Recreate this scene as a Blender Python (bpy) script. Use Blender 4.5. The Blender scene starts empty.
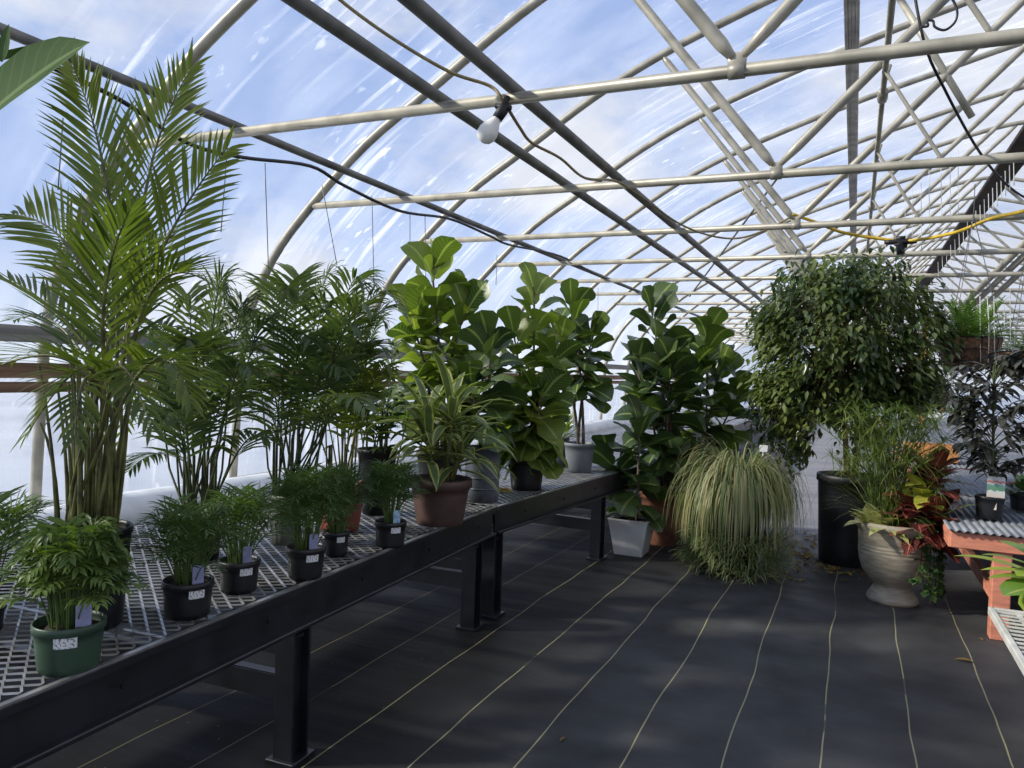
import bpy, math, random
from mathutils import Vector, Matrix
V = Vector
PI = math.pi
rng = random.Random(7)
scene = bpy.context.scene
COL = scene.collection

# ------------------------------------------------------------------ camera
RIGHT = V((0.912, 0.408, 0.034)); UP = V((-0.039, 0.005, 0.999)); FWD = V((-0.408, 0.913, -0.020))
FWD.normalize(); RIGHT = (RIGHT - FWD * RIGHT.dot(FWD)).normalized(); UP = RIGHT.cross(FWD).normalized()
CAM = V((0, 0, 1.31)); FPX = 765.0
cd = bpy.data.cameras.new('camera'); cam = bpy.data.objects.new('camera', cd); COL.objects.link(cam)
cd.sensor_width = 36; cd.lens = FPX / 1024 * 36; cd.clip_start = 0.05; cd.clip_end = 500
cam.matrix_world = Matrix(((RIGHT.x, UP.x, -FWD.x, CAM.x), (RIGHT.y, UP.y, -FWD.y, CAM.y), (RIGHT.z, UP.z, -FWD.z, CAM.z), (0, 0, 0, 1)))
scene.camera = cam

def ray(x, y):
    return RIGHT * (x - 512) + UP * (384 - y) + FWD * FPX
def at(x, y, Y):                      # photo direction -> point on the cross plane at depth Y
    r = ray(x, y); return CAM + r * (Y / r.y)
def onz(x, y, z):                     # photo direction -> point at height z
    r = ray(x, y); return CAM + r * ((z - CAM.z) / r.z)

# ------------------------------------------------------------------ mesh builder
class MB:
    def __init__(s): s.v = []; s.f = []; s.uv = []; s.rn = []
    def add(s, vs, fs, uvs=None, rn=0.5):
        b = len(s.v); s.v.extend(vs); s.f.extend([tuple(i + b for i in f) for f in fs])
        s.uv.extend(uvs if uvs else [(0.5, 0.5)] * len(vs)); s.rn.extend([rn] * len(vs))
    def build(s, name, mat, parent=None, smooth=True):
        me = bpy.data.meshes.new(name)
        me.from_pydata([tuple(p) for p in s.v], [], s.f)
        uvl = me.uv_layers.new(name='UVMap')
        idx = [0] * len(me.loops); me.loops.foreach_get('vertex_index', idx)
        flat = []
        for i in idx: flat.extend(s.uv[i])
        uvl.data.foreach_set('uv', flat)
        a = me.attributes.new('rnd', 'FLOAT', 'POINT'); a.data.foreach_set('value', s.rn)
        if smooth: me.polygons.foreach_set('use_smooth', [True] * len(me.polygons))
        me.materials.append(mat); me.update()
        o = bpy.data.objects.new(name, me); COL.objects.link(o)
        if parent: o.parent = parent
        return o

def box(mb, c, s, rot=None, bev=0.0):
    x, y, z = s[0] / 2, s[1] / 2, s[2] / 2
    if bev <= 0:
        vs = [V((a * x, b * y, d * z)) for d in (-1, 1) for b in (-1, 1) for a in (-1, 1)]
        fs = [(0, 2, 3, 1), (4, 5, 7, 6), (0, 1, 5, 4), (2, 6, 7, 3), (0, 4, 6, 2), (1, 3, 7, 5)]
    else:                             # chamfered box
        e = min(bev, x * .9, y * .9, z * .9); vs = []; fs = []
        for d, zz, k in ((-1, -z, e), (-1, -z + e, 0), (1, z - e, 0), (1, z, e)):
            xx, yy = x - k, y - k
            vs += [V((-xx + e, -yy, zz)), V((xx - e, -yy, zz)), V((xx, -yy + e, zz)), V((xx, yy - e, zz)), V((xx - e, yy, zz)), V((-xx + e, yy, zz)), V((-xx, yy - e, zz)), V((-xx, -yy + e, zz))]
        for r in range(3):
            for i in range(8):
                j = (i + 1) % 8; fs.append((r * 8 + i, r * 8 + j, r * 8 + 8 + j, r * 8 + 8 + i))
        fs.append(tuple(range(7, -1, -1))); fs.append(tuple(range(24, 32)))
    if rot is not None: vs = [rot @ p for p in vs]
    c = V(c); mb.add([p + c for p in vs], fs)

def tube(mb, pts, r, n=8, cap=True, rn=0.5, flat=None):
    pts = [V(p) for p in pts]; m = len(pts)
    rad = r if isinstance(r, (list, tuple)) else [r] * m
    vs = []; fs = []; uvs = []; prev = None
    for i, p in enumerate(pts):
        d = (pts[min(i + 1, m - 1)] - pts[max(i - 1, 0)])
        d = d.normalized() if d.length > 1e-9 else V((0, 0, 1))
        if prev is None:
            a = V((0, 0, 1)) if abs(d.z) < .9 else V((0, 1, 0))
            u = d.cross(a).normalized()
        else:
            u = (prev - d * prev.dot(d)).normalized()
        prev = u; w = d.cross(u)
        for k in range(n):
            t = 2 * PI * k / n
            vs.append(p + (u * math.cos(t) + w * math.sin(t)) * rad[i]); uvs.append((k / n, i / max(1, m - 1)))
    for i in range(m - 1):
        for k in range(n):
            l = (k + 1) % n; fs.append((i * n + k, i * n + l, i * n + n + l, i * n + n + k))
    if cap: fs.append(tuple(range(n - 1, -1, -1))); fs.append(tuple(range((m - 1) * n, m * n)))
    mb.add(vs, fs, uvs, rn)

def lathe(mb, prof, n=32, c=(0, 0, 0), flute=0.0, nf=12):
    c = V(c); vs = []; fs = []; uvs = []
    for i, (r, z) in enumerate(prof):
        for k in range(n):
            t = 2 * PI * k / n; rr = r * (1 + flute * math.cos(nf * t))
            vs.append(c + V((rr * math.cos(t), rr * math.sin(t), z))); uvs.append((k / n, i / (len(prof) - 1)))
    for i in range(len(prof) - 1):
        for k in range(n):
            l = (k + 1) % n; fs.append((i * n + k, i * n + l, i * n + n + l, i * n + n + k))
    mb.add(vs, fs, uvs)

def catmull(P, m=6):
    P = [V(p) for p in P]; out = []
    for i in range(len(P) - 1):
        p0 = P[max(i - 1, 0)]; p1 = P[i]; p2 = P[i + 1]; p3 = P[min(i + 2, len(P) - 1)]
        for k in range(m):
            t = k / m
            out.append(.5 * ((2 * p1) + (p2 - p0) * t + (2 * p0 - 5 * p1 + 4 * p2 - p3) * t * t + (3 * p1 - p0 - 3 * p2 + p3) * t ** 3))
    out.append(P[-1]); return out

# ------------------------------------------------------------------ leaves
def interp(tab):
    def f(t):
        for (a, x), (b, y) in zip(tab, tab[1:]):
            if t <= b: return x + (y - x) * (t - a) / (b - a)
        return tab[-1][1]
    return f
LANCE = interp([(0, .15), (.15, .7), (.35, 1), (.6, .85), (.85, .4), (1, .02)])
NEEDLE = interp([(0, .5), (.2, 1), (.6, .9), (1, .03)])
STRAP = interp([(0, .55), (.2, .8), (.5, 1), (.75, .8), (.92, .35), (1, .02)])
OVATE = interp([(0, .1), (.15, .75), (.35, 1), (.6, .8), (.85, .3), (1, .03)])
FIDDLE = interp([(0, .25), (.1, .52), (.3, .6), (.45, .74), (.65, 1), (.82, .95), (.94, .6), (1, .12)])
PADDLE = interp([(0, .2), (.1, .7), (.3, 1), (.65, .95), (.88, .6), (1, .05)])
BLADE = interp([(0, 1), (.5, .9), (.8, .55), (1, .05)])
def leaf(mb, p, d, n, L, W, shape, grav=.5, fold=.15, seg=5, rn=None, wav=0.0, three=True):
    p = V(p); d = V(d).normalized(); n = V(n); s = d.cross(n)
    s = s.normalized() if s.length > 1e-6 else d.cross(V((1, .2, .1))).normalized()
    vs = []; fs = []; uvs = []; ph = rng.random() * 6
    for i in range(seg + 1):
        t = i / seg; w = W * .5 * shape(t); nn = s.cross(d).normalized()
        if three:
            wz = math.sin(t * 9 + ph) * wav * W
            vs += [p - s * w + nn * (fold * w + wz), p.copy(), p + s * w + nn * (fold * w - wz)]
            uvs += [(0, t), (.5, t), (1, t)]
        else:
            vs += [p - s * w, p + s * w]; uvs += [(0, t), (1, t)]
        p = p + d * (L / seg); d = (d + V((0, 0, -grav * (0.4 + 1.2 * t) / seg))).normalized()
    k = 3 if three else 2
    for i in range(seg):
        for j in range(k - 1):
            a = i * k + j; fs.append((a, a + 1, a + k + 1, a + k))
    mb.add(vs, fs, uvs, rng.random() if rn is None else rn)

def bez(p0, p1, p2, m):
    return [p0.lerp(p1, t).lerp(p1.lerp(p2, t), t) for t in [i / m for i in range(m + 1)]]

def frond(ml, ms, p0, p1, p2, npair, LL, LW, t0=.3, ang=48, lift=.35, grav=.7, r=.006, seg=3, rn=None, shape=LANCE, taper=.35, side=None):
    m = npair * 2; pts = bez(V(p0), V(p1), V(p2), m)
    tube(ms, pts[::2] if m > 10 else pts, [r * (1 - .8 * i / max(1, len(pts[::2]) - 1)) for i in range(len(pts[::2]))] if m > 10 else r, n=5, cap=False)
    b = rng.random() if rn is None else rn
    for i in range(npair + 1):
        t = t0 + (1 - t0) * i / npair; k = min(m - 1, int(t * m)); q = pts[k].lerp(pts[k + 1], t * m - k)
        d = (pts[k + 1] - pts[k]).normalized()
        s = d.cross(V((0, 0, 1)))
        if side is not None: s = V(side) - d * d.dot(V(side))
        s = s.normalized() if s.length > 1e-4 else V((1, 0, 0))
        u = s.cross(d).normalized()
        prof = math.sin(PI * (0.18 + .82 * i / npair) ** .8) * (1 - taper) + taper if i < npair else .6
        prof *= 1 - .35 * (i / npair) ** 3
        for sg in (-1, 1):
            a = math.radians(ang * (1 - .45 * i / npair) + rng.uniform(-6, 6))
            dd = d * math.cos(a) + (s * sg + u * (lift + rng.uniform(-.1, .1))).normalized() * math.sin(a)
            leaf(ml, q, dd, u, LL * prof * rng.uniform(.88, 1.08), LW, shape, grav=grav * rng.uniform(.6, 1.3), fold=.25, seg=seg, rn=min(1, max(0, b + rng.uniform(-.25, .25))))

# ------------------------------------------------------------------ materials
def nt(name):
    m = bpy.data.materials.new(name); m.use_nodes = True
    t = m.node_tree; t.nodes.clear(); return m, t, t.nodes, t.links
def out(t, s): o = t.nodes.new('ShaderNodeOutputMaterial'); t.links.new(s, o.inputs[0]); return o
def c4(c): return (c[0], c[1], c[2], 1)
def plain(name, col, rough=.5, metal=0.0, noise=0.15, scale=12.0, spec=.5, bump=0.0, col2=None, stretch=(1, 1, 1)):
    m, t, N, Lk = nt(name)
    p = N.new('ShaderNodeBsdfPrincipled'); p.inputs['Roughness'].default_value = rough; p.inputs['Metallic'].default_value = metal
    p.inputs['Specular IOR Level'].default_value = spec
    tc = N.new('ShaderNodeTexCoord'); mp = N.new('ShaderNodeMapping'); mp.inputs['Scale'].default_value = stretch
    Lk.new(tc.outputs['Object'], mp.inputs[0])
    nz = N.new('ShaderNodeTexNoise'); nz.inputs['Scale'].default_value = scale; nz.inputs['Detail'].default_value = 4
    Lk.new(mp.outputs[0], nz.inputs['Vector'])
    mx = N.new('ShaderNodeMix'); mx.data_type = 'RGBA'
    c2 = col2 or tuple(max(0, c * (1 - 2.2 * noise)) for c in col)
    c1 = col if col2 else tuple(min(1, c * (1 + noise)) for c in col)
    mx.inputs[6].default_value = c4(c1); mx.inputs[7].default_value = c4(c2)
    rp = N.new('ShaderNodeValToRGB'); rp.color_ramp.elements[0].position = .35; rp.color_ramp.elements[1].position = .7
    Lk.new(nz.outputs[0], rp.inputs[0]); Lk.new(rp.outputs[0], mx.inputs[0]); Lk.new(mx.outputs[2], p.inputs['Base Color'])
    if bump:
        b = N.new('ShaderNodeBump'); b.inputs['Strength'].default_value = bump; b.inputs['Distance'].default_value = .01
        Lk.new(nz.outputs[0], b.inputs['Height']); Lk.new(b.outputs[0], p.inputs['Normal'])
    out(t, p.outputs[0]); return m

def leafmat(name, a, b, trans=.3, rough=.42, rib=None, margin=None, mwidth=.3, blotch=None, tcol=None, vein=None, spec=.4):
    """a/b: leaf to leaf colours; rib: midrib colour; margin: edge colour; blotch: speckle colour."""
    m, t, N, Lk = nt(name)
    at_ = N.new('ShaderNodeAttribute'); at_.attribute_name = 'rnd'
    mx = N.new('ShaderNodeMix'); mx.data_type = 'RGBA'; mx.inputs[6].default_value = c4(a); mx.inputs[7].default_value = c4(b)
    Lk.new(at_.outputs['Fac'], mx.inputs[0]); col = mx.outputs[2]
    uv = N.new('ShaderNodeUVMap'); uv.uv_map = 'UVMap'; sp = N.new('ShaderNodeSeparateXYZ'); Lk.new(uv.outputs[0], sp.inputs[0])
    def M(op, x, y=None, z=None):
        q = N.new('ShaderNodeMath'); q.operation = op
        for i, k in enumerate((x, y, z)):
            if k is None: continue
            if isinstance(k, (int, float)): q.inputs[i].default_value = k
            else: Lk.new(k, q.inputs[i])
        return q.outputs[0]
    ac = M('ABSOLUTE', M('SUBTRACT', sp.outputs[0], .5))
    def over(c0, c1, fac):
        q = N.new('ShaderNodeMix'); q.data_type = 'RGBA'; Lk.new(c0, q.inputs[6]); q.inputs[7].default_value = c4(c1); Lk.new(fac, q.inputs[0]); return q.outputs[2]
    if blotch:
        nz = N.new('ShaderNodeTexNoise'); nz.inputs['Scale'].default_value = blotch[1]; tc = N.new('ShaderNodeTexCoord'); Lk.new(tc.outputs['Object'], nz.inputs['Vector'])
        col = over(col, blotch[0], M('MULTIPLY', M('GREATER_THAN', nz.outputs[0], blotch[2]), .85))
    if vein:
        w = M('SINE', M('MULTIPLY_ADD', sp.outputs[1], 60.0, M('MULTIPLY', ac, -26.0)))
        col = over(col, vein, M('MULTIPLY', M('GREATER_THAN', w, .86), .6))
    if margin: col = over(col, margin, M('GREATER_THAN', ac, .5 - mwidth / 2))
    if rib: col = over(col, rib, M('LESS_THAN', ac, .045))
    p = N.new('ShaderNodeBsdfPrincipled'); p.inputs['Roughness'].default_value = rough; p.inputs['Specular IOR Level'].default_value = spec
    Lk.new(col, p.inputs['Base Color'])
    tr = N.new('ShaderNodeBsdfTranslucent')
    g = N.new('ShaderNodeMix'); g.data_type = 'RGBA'; g.blend_type = 'MULTIPLY'; g.inputs[0].default_value = 1; Lk.new(col, g.inputs[6]); g.inputs[7].default_value = c4(tcol or (1.5, 1.7, .7))
    Lk.new(g.outputs[2], tr.inputs[0])
    ms = N.new('ShaderNodeMixShader'); ms.inputs[0].default_value = trans
    Lk.new(p.outputs[0], ms.inputs[1]); Lk.new(tr.outputs[0], ms.inputs[2]); out(t, ms.outputs[0]); return m

MAT = {}
MAT['pipe'] = plain('galvanised_pipe', (.39, .365, .295), .45, .2, .16, 6)
MAT['pipe_dark'] = plain('shaded_pipe', (.175, .17, .155), .5, .2, .2, 6)  # pipe colour darkened, shade on the roof purlins put into it
MAT['ridge'] = plain('ridge_channel', (.46, .44, .41), .5, .2, .2, 5)
MAT['clamp'] = plain('clamp_steel', (.38, .37, .33), .4, .5, .2, 20)
MAT['darkbeam'] = plain('rusty_dark_beam', (.05, .032, .026), .7, .1, .3, 9)
MAT['black_metal'] = plain('painted_black_steel', (.013, .015, .020), .32, .0, .25, 8, spec=.5)
MAT['grating'] = plain('expanded_metal', (.32, .32, .32), .28, .55, .2, 14)
MAT['salmon'] = plain('salmon_painted_wood', (.66, .25, .155), .6, 0, .1, 8, stretch=(1, 1, 6))
MAT['corrug'] = plain('corrugated_sheet', (.20, .215, .235), .42, .25, .2, 5)
MAT['white_wire'] = plain('white_plastic_grid', (.62, .61, .56), .5, 0, .1, 10)
MAT['blackplastic'] = plain('black_nursery_plastic', (.012, .013, .016), .42, 0, .3, 10)
MAT['binplastic'] = plain('dusty_black_plastic', (.016, .017, .020), .5, 0, .3, 7)
MAT['greenplastic'] = plain('green_plastic', (.035, .072, .045), .42, 0, .12, 10)
MAT['greygreen'] = plain('greygreen_plastic', (.24, .26, .21), .5, 0, .2, 10)
MAT['brownclay'] = plain('brown_plastic_clay', (.08, .043, .036), .55, 0, .2, 9)
MAT['terracotta'] = plain('terracotta', (.25, .105, .06), .7, 0, .25, 9, bump=.1)
MAT['redclay'] = plain('red_clay', (.24, .06, .04), .6, 0, .2, 9)
MAT['galv'] = plain('galvanised_bucket', (.12, .135, .155), .4, .35, .3, 5, stretch=(1, 1, .3))
MAT['greyplastic'] = plain('grey_plastic', (.15, .165, .18), .5, 0, .15, 6)
MAT['whitepot'] = plain('white_glazed', (.56, .56, .55), .4, 0, .06, 8)
MAT['urn'] = plain('stone_resin', (.36, .315, .235), .6, 0, .14, 14, bump=.15, stretch=(1, 1, 5))
MAT['coir'] = plain('coir_liner', (.16, .085, .045), .9, 0, .35, 40, bump=.6)
MAT['soil'] = plain('potting_soil', (.035, .022, .014), .95, 0, .4, 60, bump=.5)
MAT['wood'] = plain('old_board', (.22, .13, .075), .75, 0, .3, 6, stretch=(1, .1, 4))
MAT['greywood'] = plain('grey_board', (.26, .25, .235), .75, 0, .2, 6, stretch=(1, .1, 4))
MAT['orangewood'] = plain('orange_wood', (.60, .26, .09), .65, 0, .15, 5, stretch=(.3, 1, 4))
MAT['whiteplastic'] = plain('white_film_roll', (.72, .74, .75), .45, 0, .08, 5)
MAT['cream'] = plain('cream_plastic', (.58, .54, .42), .5, 0, .06, 8)
MAT['cable_black'] = plain('black_rubber', (.01, .01, .012), .5)
MAT['cable_tan'] = plain('tan_cord', (.22, .17, .07), .5)
MAT['cable_yellow'] = plain('yellow_cord', (.62, .42, .03), .45)
MAT['wire'] = plain('grey_wire', (.16, .17, .19), .5, .4)
MAT['twine'] = plain('white_twine', (.75, .75, .73), .8)
MAT['bulb'] = plain('frosted_glass', (.80, .79, .74), .25, 0, .03, 5)
MAT['tag_lav'] = plain('lavender_tag', (.24, .25, .42), .5, 0, .15, 30)
MAT['tag_blue'] = plain('blue_printed_tag', (.10, .30, .55), .5, 0, 0, 60, col2=(.6, .7, .75))
MAT['stem_cane'] = plain('palm_cane', (.12, .125, .035), .5, 0, .35, 20)
MAT['stem_dark'] = plain('palm_cane_dark', (.06, .075, .025), .5, 0, .3, 20)
MAT['stem_green'] = plain('green_stalk', (.09, .14, .035), .5, 0, .2, 20)
MAT['bark'] = plain('grey_bark', (.13, .10, .07), .8, 0, .3, 25, bump=.3)
MAT['bark_red'] = plain('reddish_bark', (.22, .11, .065), .8, 0, .3, 25, bump=.3)
MAT['stake'] = plain('brown_stake', (.10, .045, .03), .7, 0, .3, 20)

def sticker_mat():
    m, t, N, Lk = nt('printed_sticker'); p = N.new('ShaderNodeBsdfPrincipled'); p.inputs['Roughness'].default_value = .5
    uv = N.new('ShaderNodeUVMap'); uv.uv_map = 'UVMap'
    mp = N.new('ShaderNodeMapping'); mp.inputs['Scale'].default_value = (9, 4, 1); Lk.new(uv.outputs[0], mp.inputs[0])
    nz = N.new('ShaderNodeTexNoise'); nz.inputs['Scale'].default_value = 1; nz.inputs['Detail'].default_value = 1; Lk.new(mp.outputs[0], nz.inputs['Vector'])
    rp = N.new('ShaderNodeValToRGB'); rp.color_ramp.elements[0].position = .38; rp.color_ramp.elements[0].color = (.22, .22, .24, 1); rp.color_ramp.elements[1].position = .47; rp.color_ramp.elements[1].color = (.72, .73, .75, 1)
    Lk.new(nz.outputs[0], rp.inputs[0]); Lk.new(rp.outputs[0], p.inputs['Base Color']); out(t, p.outputs[0]); return m
MAT['sticker'] = sticker_mat()

def picture_tag():
    m, t, N, Lk = nt('picture_tag'); p = N.new('ShaderNodeBsdfPrincipled'); p.inputs['Roughness'].default_value = .5
    uv = N.new('ShaderNodeUVMap'); uv.uv_map = 'UVMap'; sp = N.new('ShaderNodeSeparateXYZ'); Lk.new(uv.outputs[0], sp.inputs[0])
    nz = N.new('ShaderNodeTexNoise'); nz.inputs['Scale'].default_value = 5; Lk.new(uv.outputs[0], nz.inputs['Vector'])
    r1 = N.new('ShaderNodeValToRGB'); e = r1.color_ramp.elements; e[0].position = 0; e[0].color = (.72, .62, .50, 1); e[1].position = .3; e[1].color = (.70, .71, .68, 1)
    for pos, c in ((.34, (.12, .30, .16, 1)), (.6, (.18, .36, .30, 1)), (.66, (.72, .72, .70, 1))): k = e.new(pos); k.color = c
    k = e.new(.72); k.color = (.55, .10, .09, 1); k = e.new(.85); k.color = (.7, .7, .68, 1)
    ad = N.new('ShaderNodeMath'); ad.operation = 'MULTIPLY_ADD'; Lk.new(nz.outputs[0], ad.inputs[0]); ad.inputs[1].default_value = .22; Lk.new(sp.outputs[1], ad.inputs[2])
    sb = N.new('ShaderNodeMath'); sb.operation = 'SUBTRACT'; Lk.new(ad.outputs[0], sb.inputs[0]); sb.inputs[1].default_value = .11
    Lk.new(sb.outputs[0], r1.inputs[0]); Lk.new(r1.outputs[0], p.inputs['Base Color']); out(t, p.outputs[0]); return m
MAT['picture'] = picture_tag()

MAT['areca'] = leafmat('areca_leaf', (.17, .21, .035), (.045, .075, .02), .38, .4)
MAT['kentia'] = leafmat('kentia_leaf', (.055, .09, .035), (.125, .165, .05), .28, .38)
MAT['parlor'] = leafmat('parlor_leaf', (.065, .115, .03), (.14, .20, .045), .28, .45)
MAT['parlor_dark'] = leafmat('parlor_dark_leaf', (.055, .105, .03), (.10, .155, .045), .3, .45)
MAT['dracaena'] = leafmat('dracaena_leaf', (.095, .14, .065), (.13, .17, .075), .28, .38, margin=(.38, .40, .13), mwidth=.34)
MAT['fig'] = leafmat('fig_leaf', (.04, .076, .022), (.115, .165, .034), .25, .36, rib=(.26, .32, .10), vein=(.14, .20, .05), spec=.45)
MAT['fig_light'] = leafmat('fig_light_leaf', (.06, .11, .024), (.23, .28, .048), .38, .36, rib=(.32, .38, .12), vein=(.22, .28, .07), spec=.45)
MAT['fig_dark'] = leafmat('fig_dark_leaf', (.028, .056, .022), (.07, .108, .03), .2, .34, rib=(.2, .25, .08), vein=(.09, .14, .04), spec=.45)
MAT['benjamina'] = leafmat('benjamina_leaf', (.03, .06, .02), (.17, .21, .06), .25, .33, spec=.6)
MAT['sedge'] = leafmat('sedge_leaf', (.24, .28, .12), (.46, .40, .21), .25, .5)
MAT['sedge_green'] = leafmat('sedge_green_leaf', (.13, .19, .07), (.30, .33, .16), .25, .5)
MAT['papyrus'] = leafmat('papyrus_leaf', (.10, .16, .035), (.21, .25, .07), .3, .45)
MAT['croton'] = leafmat('croton_leaf', (.06, .018, .022), (.15, .04, .038), .2, .32, rib=(.50, .14, .10), vein=(.40, .12, .06), tcol=(1.6, .8, .6), spec=.5)
MAT['croton_g'] = leafmat('croton_green_leaf', (.10, .17, .03), (.42, .42, .06), .25, .32, rib=(.5, .45, .1), vein=(.45, .40, .08), spec=.5)
MAT['caladium'] = leafmat('cream_variegated_leaf', (.74, .70, .38), (.42, .44, .16), .25, .4, blotch=((.16, .24, .06), 30, .60))
MAT['ivy'] = leafmat('ivy_leaf', (.035, .085, .03), (.10, .17, .05), .2, .4)
MAT['burgundy'] = leafmat('burgundy_leaf', (.04, .045, .038), (.13, .13, .11), .08, .26, spec=.7, tcol=(1.2, .8, .7))
MAT['fern'] = leafmat('fern_leaf', (.08, .17, .03), (.16, .26, .05), .3, .45)
MAT['banana'] = leafmat('banana_leaf', (.04, .075, .03), (.065, .11, .042), .12, .75, rib=(.14, .2, .09), vein=(.085, .14, .06), spec=.04)
MAT['lily'] = leafmat('broad_green_leaf', (.14, .25, .045), (.36, .42, .07), .3, .35, rib=(.34, .38, .12), spec=.5)
MAT['dry'] = leafmat('dry_leaf', (.50, .34, .06), (.14, .08, .04), .15, .7)

# ------------------------------------------------------------------ bookkeeping
def props(o, label=None, cat=None, group=None, kind=None):
    if label: o['label'] = label
    if cat: o['category'] = cat
    if group: o['group'] = group
    if kind: o['kind'] = kind
    return o
def thing(name, label, cat, loc=(0, 0, 0), rz=0, group=None):
    o = bpy.data.objects.new(name, None); COL.objects.link(o); o.location = loc; o.rotation_euler = (0, 0, rz); o.empty_display_size = .1
    return props(o, label, cat, group)
def struct(o): o['kind'] = 'structure'; return o
def dup(root, loc=None, rz=None, label=None, group=None):
    r = root.copy(); COL.objects.link(r)
    if loc is not None: r.location = loc
    if rz is not None: r.rotation_euler = (0, 0, rz)
    if label: r['label'] = label
    if group: r['group'] = group
    for ch in list(root.children):
        c = ch.copy(); COL.objects.link(c); c.parent = r
        for g in list(ch.children):
            d = g.copy(); COL.objects.link(d); d.parent = c
    return r

# ------------------------------------------------------------------ setting: ground, film, frame
CX_Y = 0.0
def floor_mat():
    m, t, N, Lk = nt('woven_ground_cloth')
    p = N.new('ShaderNodeBsdfPrincipled'); p.inputs['Specular IOR Level'].default_value = .26
    tc = N.new('ShaderNodeTexCoord'); sp = N.new('ShaderNodeSeparateXYZ'); Lk.new(tc.outputs['Object'], sp.inputs[0])
    def M(op, x, y=None, z=None):
        q = N.new('ShaderNodeMath'); q.operation = op
        for i, k in enumerate((x, y, z)):
            if k is None: continue
            if isinstance(k, (int, float)): q.inputs[i].default_value = k
            else: Lk.new(k, q.inputs[i])
        return q.outputs[0]
    def noise(sc, stretch=(1, 1, 1), det=3):
        mp = N.new('ShaderNodeMapping'); mp.inputs['Scale'].default_value = stretch; Lk.new(tc.outputs['Object'], mp.inputs[0])
        nz = N.new('ShaderNodeTexNoise'); nz.inputs['Scale'].default_value = sc; nz.inputs['Detail'].default_value = det; Lk.new(mp.outputs[0], nz.inputs['Vector']); return nz.outputs[0]
    wob = M('MULTIPLY_ADD', noise(.9, (1, 1, 1), 2), .075, -.0375)
    x = M('ADD', M('ADD', sp.outputs[0], .055 + .1525), wob)
    fr = M('SUBTRACT', M('MODULO', M('ADD', x, 305 * .1), .305), .1525)
    line = M('LESS_THAN', M('ABSOLUTE', fr), .0026)
    wear = M('GREATER_THAN', noise(5, (1, .35, 1)), .36)
    al2 = N.new('ShaderNodeMapRange'); al2.interpolation_type = 'SMOOTHSTEP'; al2.inputs[1].default_value = -2.1; al2.inputs[2].default_value = -1.0; al2.inputs[3].default_value = .3; Lk.new(sp.outputs[0], al2.inputs[0])
    lf = M('MULTIPLY', M('MULTIPLY', line, al2.outputs[0]), M('MULTIPLY_ADD', wear, .6, .2))
    big = noise(1.2, (1, 1, 1), 5); fold = noise(2.2, (.35, 2.2, 1), 3)
    rp = N.new('ShaderNodeValToRGB'); rp.color_ramp.elements[0].position = .33; rp.color_ramp.elements[0].color = (.006, .006, .0062, 1); rp.color_ramp.elements[1].position = .72; rp.color_ramp.elements[1].color = (.016, .016, .016, 1); Lk.new(big, rp.inputs[0])
    dust = M('MULTIPLY', M('GREATER_THAN', noise(38, (1, 1, 1), 2), .72), .25)
    m0 = N.new('ShaderNodeMix'); m0.data_type = 'RGBA'; Lk.new(dust, m0.inputs[0]); Lk.new(rp.outputs[0], m0.inputs[6]); m0.inputs[7].default_value = (.07, .068, .06, 1)
    aisle = N.new('ShaderNodeMapRange'); aisle.interpolation_type = 'SMOOTHSTEP'; aisle.inputs[1].default_value = -1.75; aisle.inputs[2].default_value = -.7; Lk.new(sp.outputs[0], aisle.inputs[0])  # shade under the bench put into colour and specular; aisle lightened by dust
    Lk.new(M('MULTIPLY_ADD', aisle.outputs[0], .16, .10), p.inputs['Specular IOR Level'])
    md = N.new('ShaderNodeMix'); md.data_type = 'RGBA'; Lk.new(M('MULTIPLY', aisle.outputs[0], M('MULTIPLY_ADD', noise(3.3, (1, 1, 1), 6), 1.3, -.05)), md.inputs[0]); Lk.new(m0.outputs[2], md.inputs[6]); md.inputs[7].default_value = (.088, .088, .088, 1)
    spk = M('MULTIPLY', M('GREATER_THAN', noise(55, (1, 1, 1), 1), .77), .6)
    ms_ = N.new('ShaderNodeMix'); ms_.data_type = 'RGBA'; Lk.new(spk, ms_.inputs[0]); Lk.new(md.outputs[2], ms_.inputs[6]); ms_.inputs[7].default_value = (.16, .15, .12, 1)
    m0 = ms_
    m1 = N.new('ShaderNodeMix'); m1.data_type = 'RGBA'; Lk.new(lf, m1.inputs[0]); Lk.new(m0.outputs[2], m1.inputs[6]); m1.inputs[7].default_value = (.42, .38, .21, 1)
    def SM(s, a, b):
        q = N.new('ShaderNodeMapRange'); q.interpolation_type = 'SMOOTHSTEP'; q.inputs[1].default_value = a; q.inputs[2].default_value = b; Lk.new(s, q.inputs[0]); return q.outputs[0]
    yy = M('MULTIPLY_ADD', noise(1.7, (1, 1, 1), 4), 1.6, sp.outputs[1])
    sun_dust_zone = M('MULTIPLY', SM(yy, 6.3 + CX_Y, 8.3 + CX_Y), SM(sp.outputs[0], -1.0, -.55))  # far aisle lightened: sunlit patch and dust put into the base colour
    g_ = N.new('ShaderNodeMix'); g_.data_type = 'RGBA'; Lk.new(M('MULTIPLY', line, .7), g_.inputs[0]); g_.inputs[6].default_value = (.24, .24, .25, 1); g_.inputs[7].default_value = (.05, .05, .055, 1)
    m2 = N.new('ShaderNodeMix'); m2.data_type = 'RGBA'; Lk.new(sun_dust_zone, m2.inputs[0]); Lk.new(m1.outputs[2], m2.inputs[6]); Lk.new(g_.outputs[2], m2.inputs[7])
    Lk.new(m2.outputs[2], p.inputs['Base Color'])
    r = N.new('ShaderNodeMapRange'); r.inputs[1].default_value = .3; r.inputs[2].default_value = .7; r.inputs[3].default_value = .5; r.inputs[4].default_value = .68; Lk.new(fold, r.inputs[0]); Lk.new(r.outputs[0], p.inputs['Roughness'])
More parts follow.
